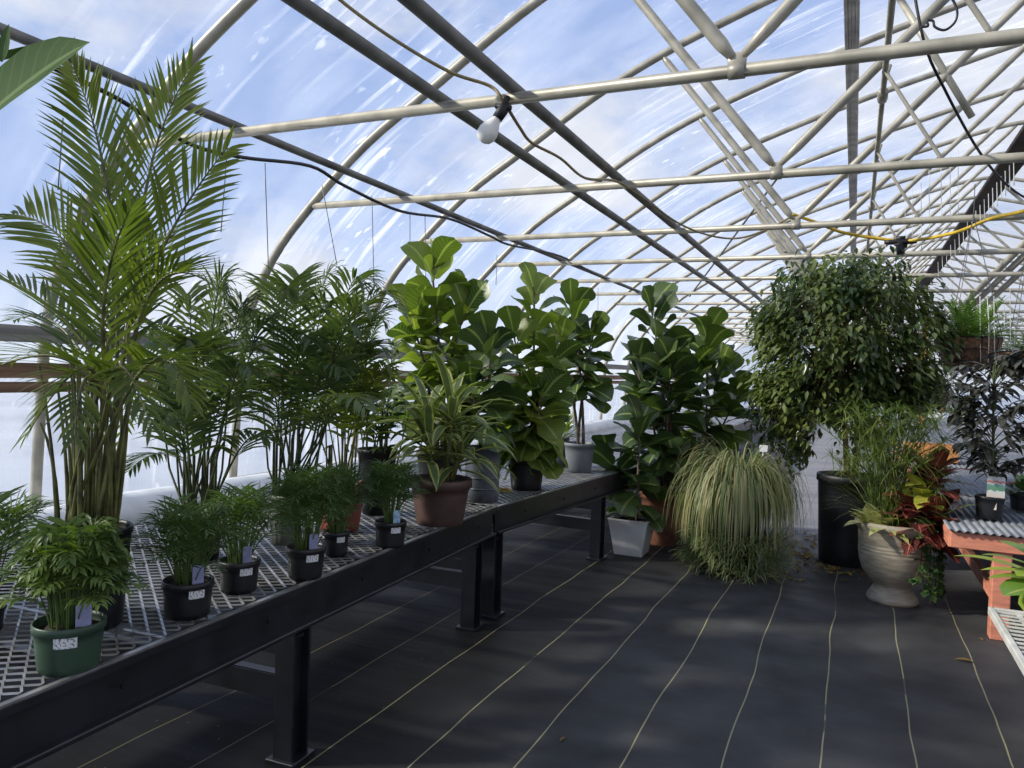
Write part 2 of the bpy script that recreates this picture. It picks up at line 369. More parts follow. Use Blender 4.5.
    b = N.new('ShaderNodeBump'); b.inputs['Strength'].default_value = .45; b.inputs['Distance'].default_value = .03; Lk.new(fold, b.inputs['Height']); Lk.new(b.outputs[0], p.inputs['Normal'])
    out(t, p.outputs[0]); return m

CX = 2.33
Y0, Y1 = -2.04, 32.73
PROF = [(-5.1, 0), (-5.08, .5), (-5.05, 1.0), (-4.99, 1.6), (-4.7, 2.2), (-4.27, 2.67), (-3.75, 3.12), (-3.15, 3.5), (-2.4, 3.97), (-1.73, 4.30), (-1.05, 4.56), (-.47, 4.76), (.2, 4.97), (.8, 5.14), (1.5, 5.34), (2.0, 5.46), (2.33, 5.50)]
half = catmull([(a - CX, 0, b) for a, b in PROF], 4)
def arch(off):                       # arch polyline as (x, z) offset outwards
    pts = [(p.x, p.z) for p in half] + [(-p.x, p.z) for p in reversed(half[:-1])]
    o = []
    for i, (x, z) in enumerate(pts):
        a = pts[max(i - 1, 0)]; b = pts[min(i + 1, len(pts) - 1)]; dx, dz = b[0] - a[0], b[1] - a[1]; l = math.hypot(dx, dz)
        o.append((CX + x - dz / l * off, z + dx / l * off))
    return o
def hoop_z(X):
    xr = -abs(X - CX); pts = [(p.x, p.z) for p in half]
    for (a, za), (b, zb) in zip(pts, pts[1:]):
        if a <= xr <= b: return za + (zb - za) * ((xr - a) / max(1e-6, b - a))
    return 5.5

def film_mat(name, lo, haze):
    m, t, N, Lk = nt(name)
    uv = N.new('ShaderNodeUVMap'); uv.uv_map = 'UVMap'
    def noise(sx, sy, det, rot=0):
        mp = N.new('ShaderNodeMapping'); mp.inputs['Scale'].default_value = (sx, sy, 1); mp.inputs['Rotation'].default_value = (0, 0, rot); Lk.new(uv.outputs[0], mp.inputs[0])
        z = N.new('ShaderNodeTexNoise'); z.inputs['Scale'].default_value = 1; z.inputs['Detail'].default_value = det; Lk.new(mp.outputs[0], z.inputs['Vector']); return z.outputs[0]
    def ramp(s, a, b, v0, v1):
        r = N.new('ShaderNodeMapRange'); r.clamp = True
        r.inputs[1].default_value = a; r.inputs[2].default_value = b; r.inputs[3].default_value = v0; r.inputs[4].default_value = v1; Lk.new(s, r.inputs[0]); return r.outputs[0]
    def M(op, x, y):
        q = N.new('ShaderNodeMath'); q.operation = op
        for i, k in enumerate((x, y)):
            if isinstance(k, (int, float)): q.inputs[i].default_value = k
            else: Lk.new(k, q.inputs[i])
        return q.outputs[0]
    streak = ramp(noise(9, .5, 3), .55, .68, 0, 1)
    gate = ramp(noise(.9, .5, 2), .40, .62, 0, 1)
    broad = ramp(noise(1.6, .8, 5), .42, .70, 0, .2)
    spot = ramp(noise(9, 5, 3), .62, .72, 0, .5)
    f = M('ADD', M('MULTIPLY', M('MULTIPLY', streak, gate), .52), M('ADD', broad, M('MULTIPLY', spot, gate)))
    lw = N.new('ShaderNodeLayerWeight'); lw.inputs[0].default_value = .25
    f = M('ADD', f, M('MULTIPLY', lw.outputs['Facing'], haze)); f = M('MINIMUM', M('ADD', f, lo), .93)
    tr = N.new('ShaderNodeBsdfTransparent'); tr.inputs[0].default_value = (.95, .97, 1, 1)
    tl = N.new('ShaderNodeBsdfTranslucent'); tl.inputs[0].default_value = (.86, .90, .96, 1)
    df = N.new('ShaderNodeBsdfPrincipled'); df.inputs['Base Color'].default_value = (.78, .82, .88, 1); df.inputs['Roughness'].default_value = .25
    m1 = N.new('ShaderNodeMixShader'); m1.inputs[0].default_value = .22; Lk.new(tl.outputs[0], m1.inputs[1]); Lk.new(df.outputs[0], m1.inputs[2])
    m2 = N.new('ShaderNodeMixShader'); Lk.new(f, m2.inputs[0]); Lk.new(tr.outputs[0], m2.inputs[1]); Lk.new(m1.outputs[0], m2.inputs[2]); out(t, m2.outputs[0]); return m
MAT['film'] = film_mat('clear_poly_film', .05, .35)
MAT['film_wall'] = film_mat('clear_poly_wall', .08, .30)

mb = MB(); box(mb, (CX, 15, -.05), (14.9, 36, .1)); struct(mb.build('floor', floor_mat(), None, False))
MAT['snow'] = plain('snowy_ground', (.34, .38, .45), .8, 0, .1, .4)
mb = MB(); mb.add([V((-90, -60, -.12)), V((90, -60, -.12)), V((90, 140, -.12)), V((-90, 140, -.12))], [(0, 1, 2, 3)]); struct(mb.build('ground_outside', MAT['snow'], None, False))

A = arch(.05); nY = 40
def sheet(lo, hi, name, mat):
    mb = MB(); ids = [i for i in range(len(A)) if lo <= i <= hi]; acc = [0]
    for i, j in zip(ids, ids[1:]): acc.append(acc[-1] + math.dist(A[i], A[j]))
    vs = []; uvs = []; fs = []
    for k in range(nY + 1):
        y = Y0 + (Y1 - Y0) * k / nY
        for q, i in enumerate(ids): vs.append(V((A[i][0], y, A[i][1]))); uvs.append((y, acc[q] + lo * .3))
    n = len(ids)
    for k in range(nY):
        for q in range(n - 1): a = k * n + q; fs.append((a, a + 1, a + n + 1, a + n))
    mb.add(vs, fs, uvs); return struct(mb.build(name, mat))
iw = next(i for i, p in enumerate(A) if p[1] > 1.22)
sheet(0, iw, 'wall_left', MAT['film_wall']); sheet(iw, len(A) - 1 - iw, 'ceiling', MAT['film']); sheet(len(A) - 1 - iw, len(A) - 1, 'wall_right', MAT['film_wall'])
for nm, y in (('wall_back', Y1 + .05), ('wall_front', Y0 - .05)):
    mb = MB(); vs = [V((x, y, z)) for x, z in A]; mb.add(vs, [tuple(range(len(vs)))], [(p.x, p.z) for p in vs]); struct(mb.build(nm, MAT['film_wall'], None, False))
mb = MB(); box(mb, (CX, Y1 - .02, 1.05), (1.6, .05, 2.1), bev=.01); dr = struct(mb.build('door_1', MAT['whiteplastic'], None, False))
mb = MB(); tube(mb, [(CX, Y1 - .06, 0), (CX, Y1 - .06, 2.1)], .02, 6); tube(mb, [(CX - .8, Y1 - .06, 2.12), (CX + .8, Y1 - .06, 2.12)], .04, 6); mb.build('door_frame', MAT['greywood'], dr)

HY = [3.45 + 1.83 * k for k in range(-3, 17)]
A0 = arch(0)
hm = MB(); tube(hm, [(x, 0, z) for x, z in A0], .037, 10)
hoop = None
TZ = 2.64
TIE_X = (A0[next(i for i, p in enumerate(A0) if p[1] > TZ)][0])
for y in HY:
    if hoop is None: hoop = struct(hm.build('roof_hoop', MAT['pipe'])); o = hoop
    else: o = hoop.copy(); COL.objects.link(o)
    o.location = (0, y, 0)
    props(o, 'arched galvanised pipe hoop of the greenhouse frame', None)
tie = None
for y in HY:
    if y < 2.5 : continue
    if tie is None:
        m_ = MB(); tube(m_, [(TIE_X, 0, TZ), (CX, 0, TZ), (2 * CX - TIE_X, 0, TZ)], .0285, 10)
        tie = struct(m_.build('cross_tie', MAT['pipe']))
        c_ = MB()
        for x in (-.52, 5.18): tube(c_, [(x - .035, 0, TZ), (x + .035, 0, TZ)], .035, 10); box(c_, (x, 0, TZ + .045), (.08, .018, .07), bev=.004)
        c_.build('clamp', MAT['pipe'], tie)
        ST = [(-.54, TZ + .06, -1.75, hoop_z(-1.75) - .02, .031), (-.50, TZ + .06, 2.2, hoop_z(2.2) - .03, .031), (.09, 3.25, .43, TZ + .02, .012)]
        ST += [(2 * CX - a, b, 2 * CX - c, d, e) for a, b, c, d, e in ST]
        for x0, z0, x1, z1, r in ST:
            s_ = MB(); p, q = V((x0, 0, z0)), V((x1, 0, z1)); tube(s_, [p, p.lerp(q, .04), p.lerp(q, .96), q], [r * .6, r, r, r * .6], 8); s_.build('strut', MAT['pipe'], tie)
        o = tie
    else:
        o = tie.copy(); COL.objects.link(o)
        for ch in tie.children: c = ch.copy(); COL.objects.link(c); c.parent = o
    o.location = (0, y, 0)
    props(o, 'straight pipe tie with V struts spanning the greenhouse roof')
def lin(name, x, z, r, mat, label, n=10):
    m_ = MB(); tube(m_, [(x, Y0, z), (x, 12, z), (x, Y1, z)], r, n); return props(struct(m_.build(name, mat)), label)
for X, r in ((-1.60, .033), (-2.02, .033), (-3.42, .026)):
    for xx in (X, 2 * CX - X): lin('roof_purlin', xx, TZ + .06, r, MAT['pipe_dark'], 'dark pipe purlin along the greenhouse roof')
lin('roof_purlin', CX, 5.44, .04, MAT['pipe_dark'], 'dark pipe purlin along the greenhouse roof')
mb = MB(); zc = hoop_z(-.157) - .075
for dx, h in ((-.052, .07), (-.018, .05), (.018, .05), (.052, .07)): box(mb, (-.157 + dx, 15, zc), (.034, Y1 - Y0, h), bev=.006)
struct(mb.build('roof_channel', MAT['ridge'], None, False))
mb = MB(); tube(mb, [(.10, Y0, 3.24), (.10, Y1, 3.24)], .018, 8)
for y in HY: tube(mb, [(.10, y + .4, 3.24), (.10, y + .55, 3.24)], .034, 8); tube(mb, [(.10, y + .25, 3.24), (.13, y + .25, 3.36)], .015, 6)
struct(mb.build('roof_pipe', MAT['pipe']))
mb = MB(); box(mb, (.915, 15, 2.82), (.15, Y1 - Y0, .03), bev=.004); box(mb, (.915, 15, 2.85), (.03, Y1 - Y0, .06), bev=.004); props(struct(mb.build('hanging_beam', MAT['darkbeam'], None, False)), 'dark brown beam along the aisle roof')
mb = MB(); tube(mb, [at(897, -6, 7.11), at(972, 117, 7.11)], .028, 8); struct(mb.build('loose_pipe', MAT['pipe']))
for dx in (0, 9, 20): mb = MB(); tube(mb, [at(1032 + dx, 236 + dx * .4, 10.5), at(950 + dx, 318, 14.2)], .04, 8); struct(mb.build('diagonal_brace', MAT['pipe']))
# diagonal wind braces under the film
for (a, b) in (((-2.9, 8.94, 3.6), (.2, 14.4, 4.88)), ((-1.2, 12.6, 4.45), (-3.6, 18.1, 3.15))):
    mb = MB(); tube(mb, [a, b], .02, 6); struct(mb.build('wind_brace', MAT['pipe_dark']))
# boards on both long walls
for i, (sx) in enumerate((-1, 1)):
    x = CX + sx * 7.31
    mb = MB(); box(mb, (x, 15, 1.43), (.04, Y1 - Y0, .11)); struct(mb.build('trim_%d' % (i * 3 + 1), MAT['greywood'], None, False))
    mb = MB(); box(mb, (x, 15, 1.19), (.045, Y1 - Y0, .10)); box(mb, (x + .01, 15, 1.08), (.03, Y1 - Y0, .07)); struct(mb.build('trim_%d' % (i * 3 + 2), MAT['wood'], None, False))
    mb = MB(); box(mb, (CX + sx * 7.43, 15, .12), (.04, Y1 - Y0, .24)); struct(mb.build('baseboard_%s' % ('left' if sx < 0 else 'right'), MAT['greywood'], None, False))
mb = MB(); pts = [(-4.62 + .04 * math.sin(k * 1.7), -1 + k * .8, .17 + .01 * math.sin(k * 2.3)) for k in range(40)]; tube(mb, pts, .17, 14); props(mb.build('plastic_roll', MAT['whiteplastic']), 'long white rolled plastic sheet lying along the left wall', 'plastic roll')

# ------------------------------------------------------------------ benches on the left
BZ = .60
def grating(mb, W, L, a=.036, b=.026, w=.0045):
    nx = int(W / (a / 2)); ny = int(L / b)
    for j in range(ny + 1):
        vs = []; fs = []
        for i in range(nx + 1):
            y = j * b + ((i + j) % 2 - .5) * b * .86; x = -W + i * a / 2
            vs += [V((x, y - w, -.0022)), V((x, y + w, .0008))]
        for i in range(nx): fs.append((2 * i, 2 * i + 2, 2 * i + 3, 2 * i + 1))
        mb.add(vs, fs)
def bench(label, loc, rz, L, legs, W=1.16, fine=True):
    t = thing('plant_bench', label, 'bench', loc, rz, 'black metal mesh benches along the left side')
    g = MB(); grating(g, W, L, *((.058, .024, .0034) if fine else (.09, .05, .007))); box(g, (-.006, L / 2, -.001), (.014, L, .006)); box(g, (-W + .006, L / 2, -.001), (.014, L, .006)); box(g, (-W / 2, .01, -.002), (W, .012, .004)); box(g, (-W / 2, L * .31, -.002), (W, .014, .004)); box(g, (-W / 2, L * .68, -.002), (W, .014, .004)); g.build('mesh_top', MAT['grating'], t, False)
    for x in (-.01, -W + .01):
        r = MB(); box(r, (x, L / 2, -.012), (.035, L, .018)); box(r, (x - .0 if x < -.1 else x - .012, L / 2, -.075), (.014, L, .12)); box(r, (x + (-.005 if x > -.1 else .01), L / 2, -.136), (.055, L, .014), bev=.003)
        for k in range(6): tube(r, [(x + .012 if x > -.1 else x, .3 + k * L / 6, -.065), (x + .02 if x > -.1 else x, .3 + k * L / 6, -.065)], .008, 6)
        r.build('side_rail', MAT['black_metal'], t, False)
    for y in (.02, L - .02):
        r = MB(); box(r, (-W / 2, y, -.05), (W - .06, .03, .09)); r.build('end_rail', MAT['black_metal'], t, False)
    for k in range(1, int(L / .8) + 1):
        y = k * L / (int(L / .8) + 1)
        r = MB(); box(r, (-W / 2, y, -.03), (W - .06, .03, .04)); r.build('support_bar', MAT['black_metal'], t, False)
    for y in legs:
        for x in (-.075, -W + .075):
            r = MB(); h = BZ - .14
            box(r, (x, y, -.14 - h / 2), (.012, .085, h), bev=.002); box(r, (x, y - .04, -.14 - h / 2), (.075, .01, h), bev=.002); box(r, (x, y + .04, -.14 - h / 2), (.075, .01, h), bev=.002)
            box(r, (x, y, -BZ + .006), (.11, .12, .012), bev=.002); r.build('leg', MAT['black_metal'], t, False)
        r = MB(); box(r, (-W / 2, y + .0, -.19), (W - .10, .045, .012)); box(r, (-W / 2, y - .02, -.22), (W - .10, .01, .07)); r.build('cross_bar', MAT['black_metal'], t, False)
        r = MB(); box(r, (-W / 2, y + .0, -.33), (W - .20, .045, .01)); box(r, (-W / 2, y - .02, -.365), (W - .20, .01, .08)); r.build('cross_bar', MAT['black_metal'], t, False)
    return t
def edge(x0, y0, x1, y1): return math.atan2(-(x1 - x0), y1 - y0)
ra = edge(-1.53, .98, -1.65, 3.54)
bench('nearest black metal mesh bench holding the small potted palms', (-1.505, .45, BZ), ra, 3.09, (.12, 1.56, 2.99))
bench('second black metal mesh bench under the brown pot and fig pots', (-1.645, 3.56, BZ), edge(-1.645, 3.56, -1.53, 5.0), 3.0, (.09, 1.56, 2.9))
bench('third black mesh bench behind the white square pot', (-1.55, 7.0, BZ), 0, 3.2, (.1, 1.6, 3.1), fine=False)
bench('farthest black mesh bench beyond the fig trees', (-1.55, 10.6, BZ), 0, 3.2, (.1, 1.6, 3.1), fine=False)

# ------------------------------------------------------------------ pots
def pot_round(parent, Rt, Rb, H, mat, name='pot', rim=.02, rim_out=.004, thick=.004, soil=True, rings=0, flute=0, label=None, n=36, soil_d=.02, smat='soil'):
    mb = MB(); ri = Rt - rim_out
    prof = [(0.001, 0), (Rb - .004, 0), (Rb, .004)]
    for k in range(1, 5): t = k / 5; prof.append((Rb + (ri - Rb) * t, (H - rim) * t))
    prof += [(ri, H - rim), (Rt, H - rim + .001), (Rt, H - .002), (Rt - .002, H), (Rt - thick, H), (Rt - thick - .002, H - .01), (Rt - thick - .004, H - soil_d - .02), (.001, H - soil_d - .02)]
    if flute:
        lathe(mb, prof[:7], 96, flute=flute, nf=16); lathe(mb, prof[6:], 96)
    else: lathe(mb, prof, n)
    for k in range(rings):
        z = H * (.25 + .2 * k); r = Rb + (ri - Rb) * z / (H - rim); lathe(mb, [(r, z - .004), (r + .004, z - .002), (r + .004, z + .002), (r, z + .004)], n)
    o = mb.build(name, MAT[mat], parent)
    if label: o['label'] = label
    if soil:
        s = MB(); R = Rt - thick - .003; prof = [(R, H - soil_d), (R * .7, H - soil_d + .006), (R * .3, H - soil_d + .01), (.001, H - soil_d + .012)]; lathe(s, prof, 24); s.build('soil', MAT[smat], parent)
    return o
def face_angle(loc): return math.atan2(CAM.y - loc[1], CAM.x - loc[0])
def sticker(pot, loc, R0, R1, H, z, w, h, da=0.0, mat='sticker'):
    mb = MB(); a0 = face_angle(loc) + da; vs = []; uvs = []; fs = []
    for i in range(7):
        for j in (0, 1):
            zz = z + h * (j - .5); R = R0 + (R1 - R0) * zz / H + .0022; a = a0 + (i / 6 - .5) * w / R
            vs.append(V((R * math.cos(a), R * math.sin(a), zz))); uvs.append((i / 6, j))
    for i in range(6): fs.append((2 * i, 2 * i + 2, 2 * i + 3, 2 * i + 1))
    mb.add(vs, fs, uvs); o = mb.build('price_sticker', MAT[mat], pot); o['label'] = 'white price sticker'
def tag_stake(parent, p, w, h, face, mat, tilt=.15, name='plant_tag', label='lavender care tag'):
    mb = MB(); p = V(p); s = V((-math.sin(face), math.cos(face), 0)); u = (V((0, 0, 1)) - V((math.cos(face), math.sin(face), 0)) * tilt).normalized()
    n = s.cross(u); hs = []
    for (a, b) in ((-.08, -.6), (.08, -.6), (.08, 0), (.5, 0), (.5, .92), (.42, 1), (-.42, 1), (-.5, .92), (-.5, 0), (-.08, 0)):
        hs.append(p + s * a * w + u * b * h)
    uv = [(.4, 0), (.6, 0), (.6, 0), (1, 0), (1, .92), (.9, 1), (.1, 1), (0, .92), (0, 0), (.4, 0)]
    mb.add(hs + [q + n * .0015 for q in hs], [tuple(range(10)), tuple(range(19, 9, -1))] + [(i, (i + 1) % 10, 10 + (i + 1) % 10, 10 + i) for i in range(10)], uv + uv)
    o = mb.build(name, MAT[mat], parent, False); o['label'] = label; return o

# ------------------------------------------------------------------ plants
def stems_and_leaves(t, ms, ml, smat, lmat, sname='stems', lname='foliage'):
    if ms.v: ms.build(sname, MAT[smat], t)
    ml.build(lname, MAT[lmat], t)

def parlor_palm(label, loc, Rt, Rb, H, potmat, spread, height, nf, LL=.075, LW=.010, lmat='parlor_dark', stick=True, tag=True, da=.35, npair=8, tagmat='tag_lav', group='small parlor palms in pots on the near bench', seed=1, grav=.6):
    rng.seed(seed); t = thing('parlor_palm', label, 'potted plant', loc, 0, group)
    po = pot_round(t, Rt, Rb, H, potmat)
    if stick: sticker(po, loc, Rb, Rt, H, H * .72, Rt * .62, H * .22, da)
    fa = face_angle(loc)
    if tag:
        q = V((math.cos(fa + .5), math.sin(fa + .5), 0)) * Rt * .75; tag_stake(t, q + V((0, 0, H - .004)), Rt * .42, .05, fa, tagmat, label='blue printed tag' if tagmat == 'tag_blue' else 'lavender care tag')
    ms, ml = MB(), MB()
    for k in range(nf):
        a = k * 2.39996 + rng.uniform(-.3, .3); q = k / nf; rr = math.sqrt(rng.random()) * Rt * .5
        b = V((rr * math.cos(a), rr * math.sin(a), H - .02))
        out_ = spread * (.35 + .65 * q) * rng.uniform(.8, 1.1); hh = height * (1 - .55 * q ** 1.5) * rng.uniform(.85, 1.1)
        tip = b + V((math.cos(a) * out_, math.sin(a) * out_, hh * .82)); mid = b + V((math.cos(a) * out_ * .3, math.sin(a) * out_ * .3, hh * 1.05))
        frond(ml, ms, b, mid, tip, npair, LL, LW, t0=.38, ang=60, lift=.15, grav=grav * 1.5, r=.0022, seg=3)
    stems_and_leaves(t, ms, ml, 'stem_green', lmat); return t

P = lambda x, y, z=BZ: onz(x, y, z)
gl = 'small parlor palms in pots on the near bench'
parlor_palm('bushy bright parlor palm in green plastic pot at the bench corner', (-1.60, 1.17, BZ), .075, .062, .108, 'greenplastic', .125, .25, 64, .075, .0095, 'parlor', da=-.1, seed=11, npair=8, grav=1.5)
parlor_palm('parlor palm in wide black pot, second pot along the bench edge', (-1.655, 1.56, BZ), .068, .058, .10, 'blackplastic', .16, .25, 50, .07, .006, seed=12)
parlor_palm('parlor palm in black pot just behind the wide black pot', (-1.70, 1.80, BZ), .062, .052, .098, 'blackplastic', .17, .26, 46, .08, .006, seed=13)
parlor_palm('dense parlor palm in black pot in front of the ribbed grey pot', (-1.625, 2.02, BZ), .065, .053, .105, 'blackplastic', .15, .29, 56, .085, .006, seed=14)
parlor_palm('parlor palm in small black pot, close behind the dense one', (-1.72, 2.31, BZ), .048, .04, .092, 'blackplastic', .16, .28, 40, .085, .007, tag=False, seed=15)
parlor_palm('feathery parlor palm with blue tag beside the big brown pot', (-1.635, 2.54, BZ), .062, .054, .10, 'blackplastic', .14, .28, 46, .075, .006, tagmat='tag_blue', seed=16)
parlor_palm('sparse palm cut off by the left photo edge, on the bench', (-1.99, 1.22, BZ), .05, .042, .075, 'blackplastic', .22, .32, 24, .10, .009, stick=False, tag=False, seed=17)

# tall areca
def areca():
    rng.seed(5); loc = P(84, 630) + V((-.03, .03, 0))
    t = thing('areca_palm', 'tall feathery areca palm rising highest at the left of the bench', 'palm', loc)
    pot_round(t, .105, .085, .26, 'blackplastic')
    ms, ml = MB(), MB(); Yp = loc.y
    def L(x, y, dy=0): return at(x, y, Yp + dy) - loc
    fr = [  # rachis knee and tip in the plane of the clump, leaflet length, pairs
        ((118, 300), (112, 150), (72, 66), .0, .21, 34), ((138, 280), (140, 150), (190, 70), .12, .20, 32), ((112, 330), (70, 210), (6, 215), -.05, .19, 26),
        ((128, 330), (170, 215), (226, 150), .1, .20, 28), ((95, 360), (55, 290), (-28, 270), -.12, .19, 24), ((130, 360), (150, 240), (212, 285), .05, .18, 24),
        ((90, 380), (60, 330), (-30, 380), -.15, .18, 22), ((135, 380), (170, 330), (190, 400), -.1, .16, 20), ((100, 390), (90, 330), (30, 430), -.22, .17, 20),
        ((110, 390), (120, 330), (150, 425), -.25, .17, 20), ((115, 380), (100, 300), (60, 250), .25, .19, 24), ((120, 380), (130, 260), (170, 235), .3, .19, 24),
        ((100, 390), (80, 350), (75, 435), -.3, .16, 18), ((95, 380), (60, 300), (15, 320), .2, .18, 22), ((120, 380), (140, 340), (120, 440), .3, .16, 18),
        ((112, 350), (118, 240), (100, 170), .15, .2, 26), ((105, 370), (95, 280), (130, 210), -.15, .19, 24)]
    for i, (a, b, c, dy, LL, n) in enumerate(fr):
        an = i * 2.4; base = V((.06 * math.cos(an), .06 * math.sin(an), .22)); knee = L(a[0], a[1], dy * .3)
        tube(ms, bez(base, base.lerp(knee, .5) + V((base.x, base.y, 0)) * .4, knee, 6), [.0052, .005, .005, .0048, .0046, .0045, .0045], 7, False)
        frond(ml, ms, knee, L(b[0], b[1], dy * .7), L(c[0], c[1], dy), n, LL, .0105, t0=.12, ang=46, lift=.25, grav=.45 + .1 * (i > 5), r=.006, seg=4, rn=(.1 if i < 5 else .35 if i < 9 else .6), taper=.45, side=RIGHT if i < 4 else None)  # upper fronds yellower, lower ones darker: sunlit tips put into leaf colour
    for k in range(26):
        an = k * 1.7 + .4; base = V(((.03 + .04 * (k % 3) / 2) * math.cos(an), (.03 + .04 * (k % 3) / 2) * math.sin(an), .22)); tube(ms, bez(base, base * 1.1 + V((0, 0, .2)), V((base.x * 1.7, base.y * 1.7, rng.uniform(.5, .75))), 5), [.0058, .0055, .005, .004, .0035, .003], 7, False)
    stems_and_leaves(t, ms, ml, 'stem_cane', 'areca', 'canes')
areca()

def kentia(label, loc, potf, nst, crown, tips, seed, lmat='kentia', LL=.18, LW=.0125, npair=22, smat='stem_dark', leafsag=.7, name='kentia_palm'):
    rng.seed(seed); t = thing(name, label, 'palm', loc); zt = potf(t); ms, ml = MB(), MB(); loc = V(loc); tips = list(tips)
    for x, y, dy in list(tips)[::2]: tips.append((x + rng.uniform(-28, 28), y + rng.uniform(-6, 55), dy + rng.uniform(-.15, .15)))
    for k, (x, y, dy) in enumerate(tips):
        an = k * 2.4; b = V((.035 * math.cos(an), .035 * math.sin(an), zt - .02))
        tip = at(x, y, loc.y + dy) - loc
        kn = V((tip.x * .3 + b.x * .9, tip.y * .3 + b.y * .9, crown * rng.uniform(.55, .95)))
        tube(ms, bez(b, V((b.x * 1.2, b.y * 1.2, kn.z * .5)), kn, 5), [.0048, .0046, .0044, .0042, .004, .004], 6, False)
        mid = kn.lerp(tip, .55); mid.z = max(kn.z, tip.z) + (tip - kn).length * .22
        frond(ml, ms, kn, mid, tip, npair, LL, LW, t0=.2, ang=58, lift=.1, grav=leafsag * 2.0, r=.004, seg=4, rn=rng.random(), taper=.5)
    for k in range(nst):
        an = k * 1.9; b = V((.05 * math.cos(an), .05 * math.sin(an), zt - .02)); tube(ms, [b, b * 1.05 + V((0, 0, crown * .5)), V((b.x * 1.6, b.y * 1.6, crown))], [.006, .005, .003], 6, False)
    stems_and_leaves(t, ms, ml, smat, lmat, 'canes'); return t
kentia('kentia palm with thin dark canes, between the areca and the ribbed pot', (-2.10, 2.02, BZ), lambda t: (pot_round(t, .085, .07, .17, 'blackplastic'), .17)[1], 8, .42,
       [(150, 330, .0), (185, 300, .1), (225, 285, 0), (245, 310, .15), (160, 380, -.1), (250, 370, -.15), (200, 350, -.2), (135, 350, .1), (270, 330, .1), (215, 320, .25), (180, 410, -.2), (130, 470, .05), (240, 400, -.1)], 21)
def ribbed(t):
    o = pot_round(t, .062, .055, .19, 'greygreen', flute=.018); sticker(o, (-2.02, 2.4), .055, .062, .19, .165, .05, .022, .1); return .19
kentia('kentia palm with arching fronds in a ribbed grey-green pot', P(280, 544) + V((0, .03, 0)), ribbed, 6, .46,
       [(262, 290, 0), (300, 282, .15), (335, 280, .1), (375, 285, .2), (395, 300, .05), (360, 330, -.2), (385, 350, .1), (310, 340, -.25), (255, 360, -.1), (240, 320, 0), (340, 370, -.25), (300, 300, .3), (280, 390, -.2), (370, 310, -.1), (330, 310, 0)], 22)
def redpot(t): pot_round(t, .105, .08, .20, 'redclay', label='red clay pot'); return .20
kentia('yellow-green palm in a red clay pot behind the small palms', (-1.98, 2.68, BZ), redpot, 6, .34,
       [(330, 330, 0), (352, 305, .1), (385, 325, 0), (365, 350, -.15), (318, 360, -.1), (345, 375, -.2), (392, 370, -.1), (375, 395, -.2), (310, 400, -.1)], 23, lmat='areca', LL=.13, LW=.013, smat='stem_cane', name='cane_palm')
def tallblack(t): pot_round(t, .095, .062, .31, 'blackplastic'); return .31
kentia('dark green palm in a tall tapered black pot left of the brown pot', (-2.05, 3.05, BZ), tallblack, 4, .42,
       [(370, 385, 0), (345, 400, -.1), (395, 395, .05), (385, 420, -.1), (410, 410, .1), (360, 425, -.1), (395, 350, .1)], 24, LL=.12, LW=.024, npair=8, leafsag=.9, name='potted_palm')

def dracaena():
    rng.seed(31); loc = V((-1.69, 3.03, BZ)); t = thing('dracaena', 'lemon-striped dracaena with strap leaves in large brown clay-coloured pot', 'potted plant', loc)
    pot_round(t, .142, .105, .205, 'brownclay', rim=.04, rim_out=.012, thick=.012)
    ms, ml = MB(), MB()
    for k in range(5):
        an = k * 1.3 + .5; b = V((.05 * math.cos(an), .05 * math.sin(an), .18)); h = (.16, .24, .30, .20, .34)[k]; tp = V((b.x * 1.6, b.y * 1.6, .18 + h)); tube(ms, [b, b.lerp(tp, .5), tp], .011, 7)
        for j in range(17):
            a = j * 2.4 + k; e = 1.25 - 1.3 * (1 - j / 17); d = V((math.cos(a) * math.cos(e), math.sin(a) * math.cos(e), math.sin(e)))
            leaf(ml, tp - V((0, 0, .10 * (1 - j / 17))), d, V((0, 0, 1)), rng.uniform(.24, .36), .047, STRAP, 1.5, .3, 7)
    stems_and_leaves(t, ms, ml, 'stem_cane', 'dracaena')
dracaena()

